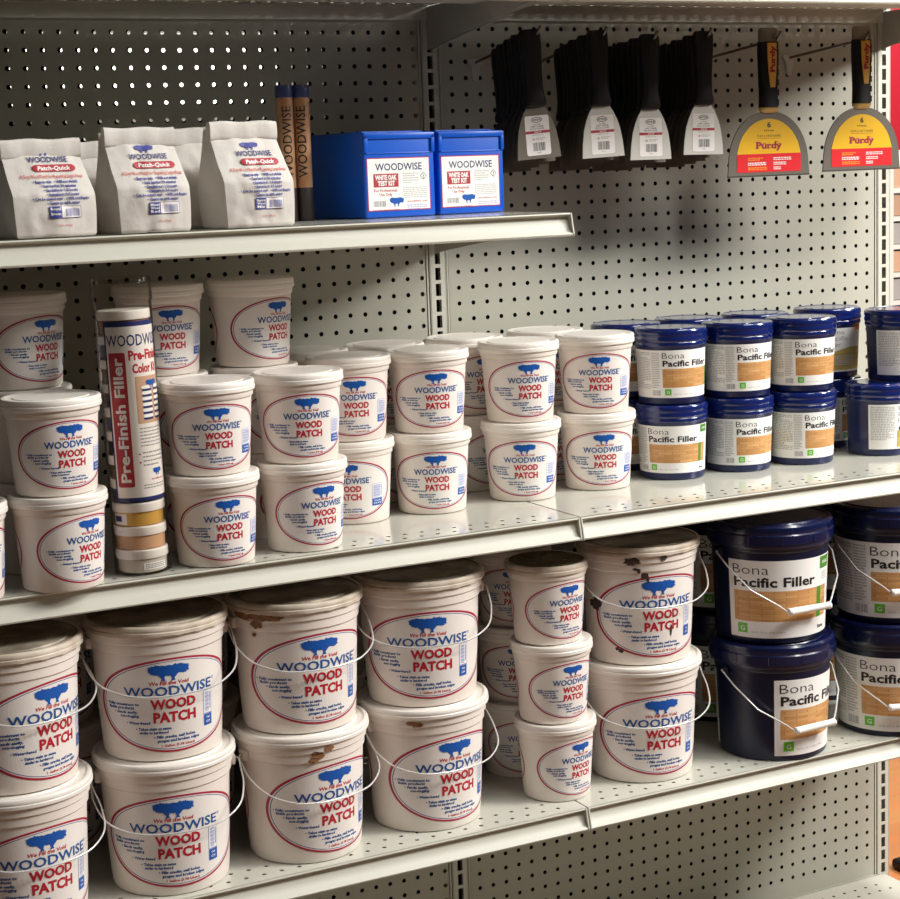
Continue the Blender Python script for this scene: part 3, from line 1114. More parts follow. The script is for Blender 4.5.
# ------------------------------------------------------------------ lower shelf: white gallon pails
gg = 'white gallon pails on the lower shelf'
GST = [
    (-.803, -.351, [(27, False, 'white pail, bottom of the stack at the left photo edge, lower shelf'), (43, True, 'white pail with a dusty lid, topmost of the stack at the left photo edge')]),
    (-.6015, -.3300, [(10, False, 'white pail, bottom of the second stack from the left, lower shelf'), (13.5, True, 'white pail with a dusty lid, topmost of the second stack from the left')]),
    (-.4040, -.3270, [(37.5, False, 'white pail with a small tan stain under the lid, bottom of the third stack'), (27.5, True, 'white pail with a wide brown stain along its rim, topmost of the third stack')]),
    (-.2077, -.3129, [(37, False, 'white pail with a little tan stain, bottom of the fourth stack beside the small tubs'), (13, True, 'white pail with a dusty lid, topmost of the fourth stack beside the small tubs')]),
    (.1637, -.3133, [(27.7, False, 'clean white pail, bottom of the stack beside the large navy pails'), (27, True, 'white pail spotted with dark chips, beside the large navy pails')]),
    (-.715, -.118, [(30, False, 'white pail, bottom of the shaded rear stack between the first two stacks'), (30, True, 'white pail, topmost of the shaded rear stack between the first two stacks')]),
    (-.515, -.116, [(30, False, 'white pail, bottom of the shaded rear stack between the second and third stacks'), (30, True, 'white pail, topmost of the shaded rear stack between the second and third stacks')]),
    (-.310, -.112, [(30, False, 'white pail, bottom of the shaded rear stack between the third and fourth stacks'), (30, True, 'white pail, topmost of the shaded rear stack between the third and fourth stacks')]),
]
for i, (x, y, lv) in enumerate(GST):
    for k, (phi, dirty, lab) in enumerate(lv):
        o = gallon(x, y, ZL + k * GH + .0003, phi, lab, gg, dirty, with_bail=i < 5)

        def rim_r(z):
            return 0.0910 if z > .1585 else (0.0882 if z > .1445 else g_r(z))
        if i == 2 and k == 1:
            blotch(o, [(-40, .1630, 15, .006, 3), (-52, .1650, 10, .005, 9), (-24, .1645, 13, .004, 2), (-36, .1530, 6, .005, 11), (-40, .138, 2.5, .003, 5)], rim_r, 'stain_brown', 'stain', 'brown dried stain', phi)
        if i == 2 and k == 0:
            blotch(o, [(14, .1560, 6, .006, 4), (24, .1635, 4, .004, 6), (10, .1480, 5, .004, 8)], rim_r, 'stain_brown', 'stain', 'tan dried stain', phi)
        if i == 3 and k == 0:
            blotch(o, [(-8, .1635, 8, .003, 4), (-6, .160, 4, .002, 6)], rim_r, 'stain_brown', 'stain', 'tan dried stain', phi)
        if i == 4 and k == 1:
            blotch(o, [(-5, .1620, 8, .0065, 3), (25, .1655, 4, .004, 9), (-2, .150, 3, .002, 2), (1, .147, 2, .004, 21), (7, .139, 3.5, .0055, 12), (10, .134, 1.5, .005, 22), (-50, .090, 9, .010, 5), (-24, .026, 3, .003, 7), (-20, .023, 3, .003, 17), (36, .052, 1.4, .010, 8)], rim_r, 'stain_dark', 'paint_chip', 'dark brown chips and drips', phi)

gs = 'small white tubs on the lower shelf'
qz = ZL + .0003
for k, (phi, lab) in enumerate([(44, 'small white tub, bottom of the three-tub stack on the lower shelf'), (36, 'small white tub, middle of the three-tub stack on the lower shelf')]):
    quart(-.002 - .003 * k, -.336, qz + k * QH, phi, lab, gs)
qt, lo = quart(-.0085, -.334, qz + 2 * QH, 39, 'small white tub with a dark see-through lid, topmost of the three-tub stack', gs)
mb = MB()
mb.lathe(LIDP, 'lid_dusty', 64, False, False)
mb.lathe([(0.0555, 0.1181), (0.0535, 0.1172), (0.047, 0.1170), (0.046, 0.1178), (0.0, 0.1178)], 'lid_window', 64, False, False)
lo.data = mb.mesh('lid')
lo['label'] = 'dark see-through lid'
for k, lab in enumerate(('small white tub, bottom of the shaded stack behind the three-tub stack', 'small white tub, middle of the shaded stack behind the three-tub stack', 'small white tub, topmost of the shaded stack behind the three-tub stack')):
    quart(.002, -.2105, qz + k * QH, (20, 8, 4)[k], lab, gs)

# ------------------------------------------------------------------ lower shelf: navy gallon pails
gp = 'large navy pails on the lower shelf'
navy_gallon(.396, -.338, ZL + .0003, 50, 40, 'large navy pail, bottom of the stack beside the white pails', gp)
navy_gallon(.395, -.336, ZL + NGH + .0003, 4, 36, 'large navy pail, topmost of the stack beside the white pails', gp)
navy_gallon(.6284, -.3485, ZL + .0003, 11, 20, 'large navy pail, bottom of the stack at the right photo edge', gp, True)
navy_gallon(.6284, -.3485, ZL + NGH + .0003, 22, 22, 'large navy pail, topmost of the stack at the right photo edge', gp, True)
navy_gallon(.440, -.128, ZL + .0003, 26, 0, 'large navy pail, bottom of the shaded rear stack behind the navy pails', gp, True, False)
navy_gallon(.440, -.128, ZL + NGH + .0003, 26, 0, 'large navy pail, topmost of the shaded rear stack behind the navy pails', gp, True, False)
navy_gallon(.655, -.128, ZL + .0003, 30, 0, 'large navy pail, bottom of the rear stack between the two navy stacks', gp, True, False)
navy_gallon(.655, -.128, ZL + NGH + .0003, 30, 0, 'large navy pail, topmost of the rear stack between the two navy stacks', gp, True, False)

# ------------------------------------------------------------------ clear tube of filler jars
tx, ty = -.628, -.378
t = thing('color_kit_tube', 'clear plastic tube packed with filler jars, standing on the middle shelf', 'tube', (tx, ty, ZM + .0009))
t.rotation_euler = (0, rad(-0.9), alpha(tx, ty))
TR, TH = 0.0362, 0.374
mb = MB()
mb.lathe([(TR - .004, 0.0), (TR, .002), (TR, TH - .03)], 'clear_plastic', 64, True, False)
obj('tube_wall', mb.mesh('tube_wall'), t)
mb = MB()
mb.lathe([(TR + .0005, TH - .030), (TR + .0014, TH - .028), (TR + .0014, TH - .002), (TR, TH), (TR - .004, TH), (TR - .005, TH - .006), (0.0, TH - .006)], 'clear_plastic', 64, False, False)
obj('tube_cap', mb.mesh('tube_cap'), t)
for k in range(11):
    z = .003 + k * .0302
    mb = MB()
    mb.lathe([(0.0, z), (.0290, z), (.0302, z + .0012), (.0308, z + .018), (.030, z + .019)], 'filler_%d' % k, 48, False, False)
    if k == 0:
        P = Print(); P.rect(2, .004, 62, .0125, 'print_white', 0, 8); P.bars(6, 58, .005, .0118, 3, 'print_grey', 1, 4); P.emit(mb, wrap(lambda q: .0306, z), .0003)
    if k == 2:
        P = Print(); P.rect(-75, .002, -30, .016, 'label_paper', 0, 6); P.rect(-68, .006, -45, .013, 'print_navy', 1, 4); P.emit(mb, wrap(lambda q: .0306, z), .0003)
    j = obj('filler_jar', mb.mesh('filler_jar'), t)
    j['label'] = ('grey white', 'tan', 'ochre', 'slate', 'olive brown', 'dark grey', 'blue grey', 'dark brown', 'brown', 'grey', 'light brown')[k] + ' filler jar'
    mb = MB()
    mb.lathe([(.0308, z + .0178), (.0326, z + .018), (.033, z + .0190), (.033, z + .0282), (.0318, z + .0296), (0.0, z + .0296)], 'lid_plastic', 48, False, False)
    obj('jar_lid', mb.mesh('jar_lid'), j)
P = Print()
z0, z1 = .096, .321
H = z1 - z0
P.rect(-55, z0, 100, z1, 'print_navy', 0, 40)
P.rect(-50, z0 + .0045, 100, z1 - .006, 'label_paper', 1, 40)
P.text('WOODWISE', -48, 84, z1 - .030, .0140, 'print_navy', 2, .01)
P.text('Pre-Finish', -2, 84, z1 - .0475, .0115, 'print_red', 2, .035)
P.text('Color Kit', 4, 74, z1 - .0640, .0110, 'print_red', 2, .035)
P.rrect(-46, z0 + .018, -9, z1 - .038, 4, 'bag_red', 2, .003)
P.text('Pre-Finish Filler', z0 + .024, z1 - .044, -16.5, 21, 'print_white', 3, .03, rot=90)
P.rect(8, z1 - .128, 84, z1 - .069, 'sample_orange', 2, 12)
for q in range(6):
    for xx in (20, 52):
        P.rrect(xx, z1 - .121 + q * .0072, xx + 27, z1 - .1168 + q * .0072, 6, 'print_white', 4, .002)
        P.rrect(xx + 1, z1 - .1238 + q * .0072, xx + 26, z1 - .1205 + q * .0072, 6, 'print_navy', 3, .001)
tree(P, 48, z1 - .079, 34, .010, 'print_cobalt', 4)
P.bars(10, 70, z1 - .158, z1 - .132, 6, 'print_grey', 2, 14, .35)
P.bars(12, 70, z1 - .183, z1 - .162, 4, 'print_grey', 2, 15, .35)
for q in (0, 1):
    P.ell(6, z1 - .166 - q * .0105, 2, .0012, 'print_red', 3, 10, 1)
tree(P, 46, z1 - .190, 26, .0095, 'print_cobalt', 3)
P.text('woodwise.com', 28, 66, z1 - .200, .003, 'print_red', 2, .01, 0, 1)
P.bars(10, 70, z1 - .211, z1 - .204, 2, 'print_grey', 2, 16, .4)
P.items = [([(min(110, a + 6), b) for a, b in v_], f_, m_, l_) for v_, f_, m_, l_ in P.items]
mb = MB()
P.emit(mb, wrap(lambda q: .0336, 0), .0003, .00018, 5)
o = obj('wrap_sheet', mb.mesh('wrap_sheet', 0), t)
o['label'] = 'printed paper sheet around the jars'


# ------------------------------------------------------------------ paper bags on the upper shelf
def bag_meshes(hgt, wid, seed, lean=0.0, shade=''):
    rn = random.Random(seed)
    D = 0.074
    zs = [0.0, .006, .02, .04, .06, .075, .088, .098, hgt]
    n = len(zs)

    def half_w(z):
        t = z / hgt
        return wid / 2 * (1.0 + .035 * sin(pi * min(1, t * 1.25)) - .01 * max(0, t - .62) / .38)

    def half_d(z):
        t = min(1, max(0, z / hgt))
        return max(.004, D / 2 * (1 + .07 * sin(pi * min(1, t * 1.6))) * (1 - max(0, (t - .45) / .55) ** .95 * .9))

    def yc(z):
        return 0.010 * max(0, z / hgt - .5) / .5 + lean * z

    def front(u, z, e):
        hw, hd = half_w(z), half_d(z)
        s = max(-1, min(1, u / hw))
        p = Vector((u * 34 + seed * 7.3, z * 30 + seed * 3.1, seed * 1.7))
        wob = .0035 * abs(noise.noise(p)) + .0016 * noise.noise(p * 2.3)
        return (u - LEAN * z, yc(z) - hd - .0035 * (1 - s * s) - wob * (1 - s * s) - e, z)
    LEAN = .025
    mb = MB()
    loops = []
    M = 28
    for i in range(49):
        z = hgt * i / 48
        hw, hd = half_w(z), half_d(z)
        t = z / hgt
        r = .004 if z > .004 else .007
        gus = -.016 * max(0, (t - .35)) / .65 if t > .35 else 0
        lp = [front(-hw + 2 * hw * k / M, z, 0) for k in range(M + 1)]
        # right side with gusset, back, left side
        for k in range(1, 6):
            q = k / 6
            lp.append((hw + gus * (1 - abs(2 * q - 1)) + .0012 * sin(z * 130 + seed + k) - LEAN * z, yc(z) - hd + 2 * hd * q, z))
        for k in range(M + 1):
            lp.append((hw - 2 * hw * k / M - LEAN * z, yc(z) + hd, z))
        for k in range(1, 6):
            q = 1 - k / 6
            lp.append((-hw - gus * (1 - abs(2 * q - 1)) - .0012 * sin(z * 120 + seed * 3 + k) - LEAN * z, yc(z) - hd + 2 * hd * q, z))
        if i == 0:
            lp = [(x * .97, y * .93, zz) for x, y, zz in lp]
        loops.append(lp)
    mb.loft(loops, 'paper_bag', True, True)
    body = mb.mesh('bag_body', 55)
    rl = MB()
    hw = half_w(hgt) + .001
    z0 = hgt
    prof = []
    for k in range(14):
        a = 2 * pi * k / 14
        ca, sa = cos(a), sin(a)
        prof.append((yc(hgt) - .0120 + .0065 * abs(ca) ** .6 * (1 if ca > 0 else -1), z0 - .0065 + .0122 * abs(sa) ** .6 * (1 if sa > 0 else -1)))
    lo = []
    for k in range(13):
        x = -hw + 2 * hw * k / 12
        lo.append([(x - LEAN * hgt, y + .0007 * sin(k * 1.7 + seed), z + .0008 * sin(k * .9 + seed * 2)) for y, z in prof])
    rl.loft(lo, 'paper_bag', True, True)
    roll = rl.mesh('rolled_top', 50)
    return body, roll, front


def bag_print(front, names, seed):
    P = Print()
    c = .006
    tree(P, c - .004, .0965, .026, .009, 'bag_ink', 3)
    P.text('WOODWISE', c - .027, c + .024, .0845, .0062, 'bag_navy', 2, .015)
    P.rrect(c - .024, .0735, c + .031, .0815, .006, 'bag_red', 2, .004)
    P.text('Patch-Quick', c - .018, c + .024, .0752, .0046, 'print_white', 3, .03, .2)
    P.text('A Dry Wood Patch for Repairing Large Areas', -.036, .043, .0662, .0042, 'bag_scarlet_ink', 2, .015, .15, 1)
    for s, x0, x1, z in (('• Easy to mix   • Will not shrink', -.024, .033, .0605), ('• Sets hard in 30 minutes', -.016, .029, .0557), ('• Sandable in 1-2 hours', -.014, .029, .0509), ('• Stainable in 3-5 hours', -.012, .029, .0461),
                         ('• Can be coated over   • Will not freeze', -.030, .041, .0413), ('• Cleans up with water', -.013, .029, .0365)):
        P.text(s, x0 + .001, x1 + .001, z, .0031, 'bag_ink', 2, .045, 0, 1)
    P.rect(-.010, .0205, .030, .0340, 'bag_ink', 1, 4)
    P.rect(.0050, .0210, .0295, .0335, 'label_paper', 2, 4)
    P.barcode(.010, .028, .0225, .0310, 'print_lilac', 3, 16, seed)
    for k, s in enumerate(names):
        P.text(s, -.0085, .0035, .0297 - k * (.0115 / max(1, len(names))), .0030, 'print_white', 3, .03, 0, 1)
    P.text('1.5 lbs (.68 kg)', -.002, .018, .0115, .0022, 'bag_scarlet_ink', 2, .01, 0, 1)
    mb = MB()
    for it in range(len(P.items)):
        v_, f_, m_, l_ = P.items[it]
        P.items[it] = ([(a_, b_ * 1.05 + .001) for a_, b_ in v_], f_, m_, l_)
    P.emit(mb, front, .0010, .00016, .0022, True)
    return mb.mesh('printing', 0)


gb = 'white paper bags on the upper shelf'
BAGS = [(-.721, -.374, .112, .099, 2, 5, ('Royal', 'Brown'), 'white rolled-top paper bag at the left end of the upper shelf'),
        (-.597, -.376, .123, .091, 4, 4, ('Mixed', 'Wood', 'Red'), 'white rolled-top paper bag, middle one of the front three on the upper shelf'),
        (-.459, -.374, .128, .094, 6, 6, ('Natural', 'Wood', 'Mix'), 'white rolled-top paper bag beside the brown putty sticks'),
        (-.735, -.275, .100, .093, 3, 0, None, 'white paper bag hidden behind the left end bag'),
        (-.604, -.278, .110, .091, 5, 0, None, 'white paper bag peeking out behind the middle bag'),
        (-.478, -.276, .124, .095, 8, 0, None, 'shaded white paper bag behind the bag beside the sticks')]
for x, y, h, wd, sd, rz, names, lab in BAGS:
    t = thing('paper_bag', lab, 'bag', (x, y, ZU + .0006), rad(rz), gb)
    bd, rl, fr = bag_meshes(h, wd, sd)
    obj('bag_body', bd, t)
    obj('rolled_top', rl, t)
    if names:
        obj('printing', bag_print(fr, names, sd), t)

# ------------------------------------------------------------------ brown putty sticks
for i, (x, y, lab) in enumerate(((-.332, -.205, 'brown putty stick tube with blue cap, the one nearer the paper bags'), (-.3065, -.2035, 'brown putty stick tube with blue cap, the one nearer the blue boxes'))):
    t = thing('putty_stick', lab, 'tube', (x, y, ZU + .0006), alpha(x, y), 'brown putty sticks')
    mb = MB(); mb.lathe([(0, 0), (.0112, 0), (.0116, .001), (.0116, .045), (.0112, .046), (0, .046)], 'dark_foot', 32, False, False); obj('dark_end', mb.mesh('dark_end'), t)
    mb = MB(); mb.lathe([(.0, .046), (.0114, .046), (.0114, .170), (0, .170)], 'stick_wood', 32, False, False)
    P = Print()
    P.text('WOODWISE', .060, .158, 44 if i == 0 else 26, 66, 'print_black', 0, .01, rot=90)
    P.emit(mb, wrap(lambda z: .0114, 0), .0003, lim=8)
    obj('barrel', mb.mesh('barrel'), t)
    mb = MB(); mb.lathe([(0, .170), (.0119, .170), (.0122, .171), (.0122, .184), (.0112, .187), (0, .187)], 'cap_blue', 32, False, False); obj('cap', mb.mesh('cap'), t)

# ------------------------------------------------------------------ blue kits
BW, BD, BH = .1150, .175, .118


def kit_meshes():
    mb = MB()
    mb.rbox(-BW / 2, BW / 2, -BD / 2, BD / 2, 0, BH, 'box_blue', .003)
    base = mb.mesh('box_body')
    mb = MB()
    mb.rbox(-BW / 2 + .003, BW / 2 - .003, -BD / 2 - .0012, -BD / 2 + .002, .0885, .0900, 'box_blue', .0005, 2)
    mb.rbox(-BW / 2 + .004, BW / 2 - .012, -BD / 2 + .010, BD / 2 - .01, BH - .001, BH + .002, 'box_blue', .0015, 2)
    # raised rim on the lid front
    mb.rbox(-BW / 2 + .0, BW / 2 - .0, -BD / 2 - .0028, -BD / 2 - .0008, BH - .009, BH - .001, 'box_blue', .0008, 2)
    for s in (-1, 1):
        mb.rbox(min(s * (BW / 2), s * (BW / 2 - .006)), max(s * (BW / 2), s * (BW / 2 - .006)), -BD / 2 - .0028, -BD / 2 - .0008, 0.090, BH - .004, 'box_blue', .0008, 2)
    lid = mb.mesh('box_lid')
    P = Print()
    x0, x1, z0, z1 = -.0535, .0490, .0095, .0830
    P.rect(x0, z0, x1, z1, 'print_red', 0)
    P.rect(x0 + .0012, z0 + .0012, x1 - .0012, z1 - .0012, 'print_white', 1)
    P.text('WOODWISE', -.040, .036, .0655, .0098, 'print_navy', 2, .012)
    P.rect(-.0435, .0425, -.003, .0610, 'print_scarlet', 2)
    P.rect(-.0433, .0427, -.0032, .0608, 'bag_red', 3)
    P.text('WHITE OAK', -.041, -.006, .0527, .0062, 'print_white', 4, .05)
    P.text('TEST KIT', -.037, -.009, .0446, .0062, 'print_white', 4, .05)
    P.text('For Professional', -.043, -.006, .0358, .0042, 'print_red', 2, .015, 0, 1)
    P.text('Use Only', -.035, -.014, .0302, .0042, 'print_red', 2, .015, 0, 1)
    P.barcode(-.0445, -.024, .0155, .0235, 'print_grey', 2, 14)
    tree(P, -.007, .0215, .024, .0125, 'print_cobalt', 2)
    P.text('Keep out of reach of children', -.045, -.002, .0098, .0024, 'print_red', 2, .01, 0, 1)
    P.bars(.004, .030, .046, .062, 5, 'print_pale_grey', 2, 3, .4)
    P.bars(.004, .043, .026, .042, 6, 'print_pale_grey', 2, 4, .4)
    P.add([(.038, .051), (.0435, .0565), (.038, .062), (.0325, .0565)], [(0, 1, 2, 3)], 'print_black', 2)
    P.add([(.038, .0520), (.0425, .0565), (.038, .0610), (.0335, .0565)], [(0, 1, 2, 3)], 'print_white', 3)
    P.rect(.0376, .0545, .0384, .0590, 'print_black', 4); P.rect(.0376, .0532, .0384, .0540, 'print_black', 4)
    P.text('woodwise.com', .010, .043, .0205, .0030, 'print_red', 2, .01, 0, 1)
    P.bars(.010, .043, .0095, .0175, 3, 'print_lilac', 2, 5, .4)
    mb = MB()
    P.emit(mb, lambda x, z, e: (x, -BD / 2 - e, z), .0003, .00015)
    return base, lid, mb.mesh('label', 0)


KIT = kit_meshes()
for x, y, rz, lab in ((-.194, -.176, 5, 'blue test kit box beside the brown putty sticks'), (-.0730, -.158, 7, 'blue test kit box at the open right end of the upper shelf')):
    t = thing('test_kit_box', lab, 'box', (x, y, ZU + .0006), rad(rz), 'blue test kit boxes')
    obj('box_body', KIT[0], t); obj('box_lid', KIT[1], t); obj('label', KIT[2], t)


# ------------------------------------------------------------------ peg hooks and putty knives
def hook(x, z, L, rise, label, tip=True):
    t = thing('peg_hook', label, 'hook', (x, 0, z), 0, 'peg hooks on the pegboard')
    mb = MB()
    mb.rbox(-.013, .011, -.006, -.0006, -.004, .005, 'clear_hook', .0015, 2)
    mb.loft([[(-.009, -.0008, -.004), (.008, -.0008, -.004), (.008, -.005, -.004), (-.009, -.005, -.004)], [(-.004, -.0008, -.030), (.004, -.0008, -.030), (.004, -.004, -.030), (-.004, -.004, -.030)]], 'clear_hook', True, True)
    obj('back_plate', mb.mesh('back_plate'), t)
    mb = MB()
    pts = [(0, -.005, 0), (0, -L * .5, rise * .5), (0, -L, rise), (0, -L - .006, rise + .003), (0, -L - .009, rise + .008), (.001, -L - .010, rise + .012)]
    mb.tube(pts, .0024, 'hook_wire', 10)
    obj('wire_arm', mb.mesh('wire_arm'), t)
    return t


def knife_meshes(dark_blade):
    """hangs from its hole at the origin; face to -y, handle upright"""
    mb = MB()
    prof = [(.012, .0085, .010), (.0150, .0095, .005), (.0152, .010, -.010), (.0142, .0098, -.030), (.0130, .0092, -.055), (.0128, .0090, -.075), (.0140, .0094, -.088), (.0162, .0090, -.095), (.0160, .0082, -.101), (.0125, .0060, -.104)]
    loops = []
    for hw, hd, z in prof:
        lp = []
        for k in range(20):
            a = 2 * pi * k / 20
            c, s = cos(a), sin(a)
            lp.append((hw * abs(c) ** .6 * (1 if c > 0 else -1), hd * abs(s) ** .7 * (1 if s > 0 else -1), z))
        loops.append(lp)
    loops = [[(x * 1.14, y, z) for x, y, z in lp] for lp in loops]
    mb.loft(loops, 'rubber_black', True, True)
    handle = mb.mesh('handle')
    mb = MB()
    out = [(-.0130, -.100), (-.0150, -.103), (-.0215, -.112), (-.0275, -.124), (-.0325, -.138), (-.0360, -.158), (-.0380, -.1805), (.0380, -.1805), (.0360, -.158), (.0325, -.138), (.0275, -.124), (.0215, -.112), (.0150, -.103), (.0130, -.100)]
    mb.prism(out, -.0009, .0009, 'blade_dull_shaded' if dark_blade else 'blade_steel')
    blade = mb.mesh('blade', 0)
    P = Print()
    P.rrect(-.0210, -.1755, .0210, -.1165, .0035, 'print_white', 0)
    P.ell(0, -.1228, .0095, .0040, 'print_black', 1, 28, 2)
    P.ell(0, -.1228, .0085, .0032, 'print_white', 2, 28, 2)
    P.text('HYDE', -.0070, .0070, -.1242, .0030, 'print_black', 3, .03, 0, 1)
    P.text('3 in. FLEX', -.006, .006, -.1305, .0020, 'print_black', 1, 0, 0, 1)
    P.text('JOINT / SCRAPER', -.011, .011, -.1338, .0023, 'print_black', 1, .01, 0, 1)
    P.text('BLACK & SILVER', -.012, .012, -.1370, .0020, 'print_black', 1, .01, 0, 1)
    P.rect(-.0210, -.1430, .0210, -.1390, 'bag_red', 1)
    P.text('VALUE', -.006, .006, -.1420, .0022, 'print_white', 2, .02, 0, 1)
    P.text('MADE IN USA', -.010, .010, -.1462, .0018, 'print_grey', 1, 0, 0, 1)
    P.text('•3', -.012, -.006, -.1530, .0030, 'print_red', 1, .03, 0, 1)
    P.bars(-.004, .013, -.1530, -.1490, 2, 'print_pale_grey', 1, 3)
    P.barcode(-.0095, .0115, -.1690, -.1565, 'print_black', 1, 15)
    P.text('79423', -.004, .004, -.1728, .0022, 'print_grey', 1, 0, 0, 1)
    mb = MB()
    P.emit(mb, lambda x, z, e: (x, -.0009 - e, z), .0003, .0001)
    return handle, blade, mb.mesh('sticker', 0)


KN = {d: knife_meshes(d) for d in (False, True)}
ordn = ('first', 'second', 'third', 'fourth')
HK = [(.0725, .357, -.189, 3.7, True), (.1909, .356, -.189, 2.3, False), (.2828, .350, -.192, 0.0, False), (.3850, .355, -.191, -.7, False)]
HX = (.0800, .1960, .2850, .3870)
for i, (x, zf, yf, tilt, dark_blade) in enumerate(HK):
    hz = .3285
    place = ordn[i] + ' hook from the blue boxes'
    hook(HX[i], hz, -yf - .001 + .010, (zf - hz) * (-yf + .009) / -yf - .002, 'wire peg hook carrying black putty knives, ' + place)
    NK = 8
    for k in range(NK):
        f = k / (NK - 1)
        y = yf + (yf * -1 - .082) * f
        z = hz + (zf - hz) * (y / yf)
        kx = x + (.0012 * sin(k * 2.3 + i) if k else 0) + f * (.012, .007, 0, 0)[i]
        lab = ('front black-handled putty knife with a price sticker, ' if k == 0 else 'black-handled putty knife hanging behind the front one, ') + place
        t = thing('putty_knife', lab, 'putty knife', (kx, y, z - .003 - (.003 if k % 2 else 0)), 0, 'black putty knives on the ' + place)
        t.rotation_euler = (0, rad(-tilt if k == 0 else -tilt * .8 + .5 * sin(k * 1.9 + i)), 0)
        hd, bl, st = KN[dark_blade or k > 0]  # knives behind are the same steel; their shade is painted darker
        obj('handle', hd, t); obj('blade', bl, t)
        if k == 0:
            obj('sticker', st, t)


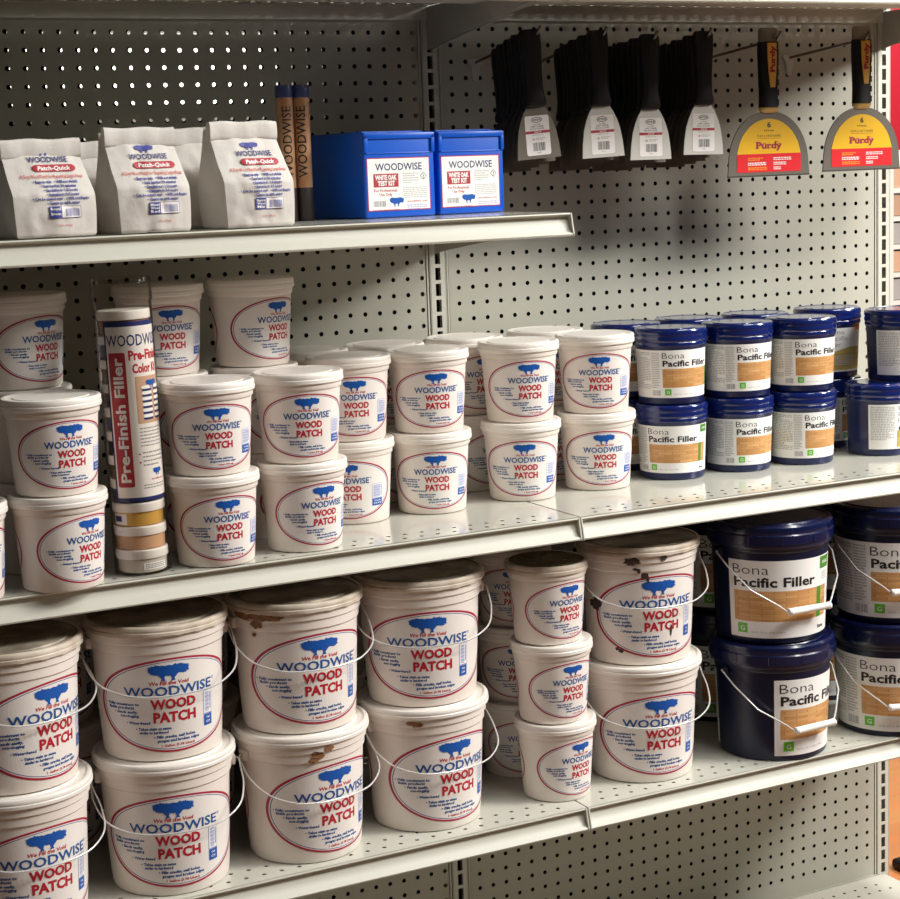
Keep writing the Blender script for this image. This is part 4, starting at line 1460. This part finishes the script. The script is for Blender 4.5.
def taping_meshes():
    mb = MB()
    prof = [(.0170, .0060, .012), (.0180, .0070, .006), (.0182, .0072, -.018)]

    def loop(hw, hd, z, cx=0, p=.6):
        lp = []
        for k in range(24):
            a = 2 * pi * k / 24
            c, s = cos(a), sin(a)
            lp.append((cx + hw * abs(c) ** p * (1 if c > 0 else -1), hd * abs(s) ** .75 * (1 if s > 0 else -1), z))
        return lp
    cap = MB()
    cap.loft([loop(.0155, .006, .016), loop(.0176, .0075, .012), (loop(.0180, .0078, -.008))], 'cap_steel', True, True)
    mb.loft([loop(.0184, .0088, -.006), loop(.0188, .0098, -.020), loop(.0180, .0102, -.040), loop(.0168, .0104, -.062), loop(.0160, .0100, -.085), loop(.0164, .0098, -.100), loop(.0170, .0098, -.1095)], 'rubber_black', True, True)
    for q in range(6):
        mb.tube([(.0166, -.004, -.018 - q * .016), (.0176, -.002, -.022 - q * .016), (.0166, -.004, -.026 - q * .016)], .0022, 'rubber_black', 8)
    inl = MB()
    pts = [(-.0085, -.0080), (.0085, -.0080), (.0088, -.030), (.0076, -.055), (.0055, -.0780), (-.0035, -.0780), (-.0065, -.055), (-.0085, -.030)]
    inl.prism(pts, -.0118, -.0085, 'inlay_yellow')
    P = Print(); P.text('Purdy', -.054, -.012, .0045, .0090, 'oval_red', 0, .05, rot=90); P.emit(inl, lambda x, z, e: (x, -.0118 - e, z), .0003)
    fer = MB()
    fer.loft([loop(.0175, .0085, -.1093), loop(.0178, .0080, -.113), loop(.0150, .0050, -.1165), loop(.012, .0030, -.1185)], 'ferrule_brass', True, True)
    bl = MB()
    out = [(-.0760, -.2315), (.0760, -.2315), (.0755, -.222), (.0725, -.205)]
    arc = []
    for k in range(25):
        a = rad(12 + (156) * k / 24)
        arc.append((.0730 * cos(a) / cos(rad(12)) * .985, -.2090 + .0940 * (sin(a) - sin(rad(12))) / (1 - sin(rad(12))) + .0055))
    out = [(-.0820, -.2190), (.0820, -.2190), (.0805, -.2040)]
    for k in range(1, 24):
        a = pi * k / 24
        out.append((.0800 * abs(cos(a)) ** .92 * (1 if cos(a) > 0 else -1), -.2020 + .0865 * sin(a) ** .95))
    out += [(-.0805, -.2040)]
    bl.prism(out, -.0010, .0010, 'blade_grey')
    bl.box(-.0822, .0822, -.0013, .0013, -.2195, -.2172, 'blade_edge')
    st = MB()
    P = Print()
    n = 24
    v = []; f = []
    for k in range(n + 1):
        x = -.0600 + .1200 * k / n
        top = -.2040 + .0005 + .0760 * sqrt(max(0, 1 - (x / .0612) ** 2))
        v += [(x, -.2235), (x, top)]
        if k < n: f.append((2 * k, 2 * k + 2, 2 * k + 3, 2 * k + 1))
    P.add(v, f, 'print_yellow', 0)
    P.rect(-.0605, -.2235, .0605, -.1905, 'print_scarlet', 1)
    P.text('6', -.0035, .0035, -.1430, .0095, 'print_black', 1, .03)
    P.text('150mm', -.009, .009, -.1505, .0035, 'print_black', 1, .01, 0, 1)
    P.text('FLEX JOINT KNIFE', -.022, .022, -.1605, .0040, 'print_black', 1, .0, 0, 1)
    P.rect(-.022, -.1633, .022, -.1627, 'oval_red', 1)
    P.text('Purdy', -.0245, .0245, -.1810, .0115, 'oval_red', 1, .045)
    # slab serifs of the lettering
    for sx, sw, sz in ((-.0260, .007, -.1810), (-.0260, .004, -.1700), (-.0115, .005, -.1727), (-.0012, .006, -.1810), (.0105, .006, -.1697), (.0165, .0045, -.1727)):
        P.rect(sx, sz, sx + sw, sz + .0012, 'oval_red', 2)
    P.rect(-.022, -.1868, .022, -.1864, 'print_orange', 1)
    for q, (mn, mx_) in enumerate((('print_orange', -.012), ('print_white', -.006), ('print_orange', -.004))):
        z = -.1990 - q * .0085
        P.bars(-.040, mx_, z - .0042, z + .0022, 2, mn, 2, 3 + q, .7)
    for q in range(3):
        z = -.1990 - q * .0085
        P.bars(.008, .042 - q * .010, z - .0042, z + .0022, 2, 'print_white', 2, 8 + q, .6)
    P.items = [([(a * 1.06, -.1165 + (b + .1165) * .885 - .001) for a, b in v_], f_, m_, l_) for v_, f_, m_, l_ in P.items]
    P.emit(st, lambda x, z, e: (x, -.0010 - e, z), .0003, .00012)
    return mb.mesh('handle'), inl.mesh('handle_inlay', 0), cap.mesh('hammer_cap'), fer.mesh('ferrule'), bl.mesh('blade', 0), st.mesh('sticker', 0)


TK = taping_meshes()
for x, yk, z, dz, lab in ((.5195, -.180, .352, .0005, 'six inch taping knife with yellow and red sticker, beside the black putty knives'), (.7065, -.186, .352, .0040, 'six inch taping knife with yellow and red sticker, beside the slotted end post')):
    t = thing('taping_knife', lab, 'taping knife', (x, yk, z + dz), 0, 'taping knives with yellow stickers')
    h = obj('handle', TK[0], t)
    o = obj('handle_inlay', TK[1], h); o['label'] = 'yellow lettered handle inlay'
    o = obj('hammer_cap', TK[2], t); o['label'] = 'grey metal hammer cap'
    obj('ferrule', TK[3], t); obj('blade', TK[4], t); obj('sticker', TK[5], t)
hook(.5320, .3345, .186, .016, 'wire peg hook carrying the taping knife beside the black putty knives')
hook(.7010, .3340, .200, .015, 'wire peg hook carrying the taping knife beside the slotted end post')
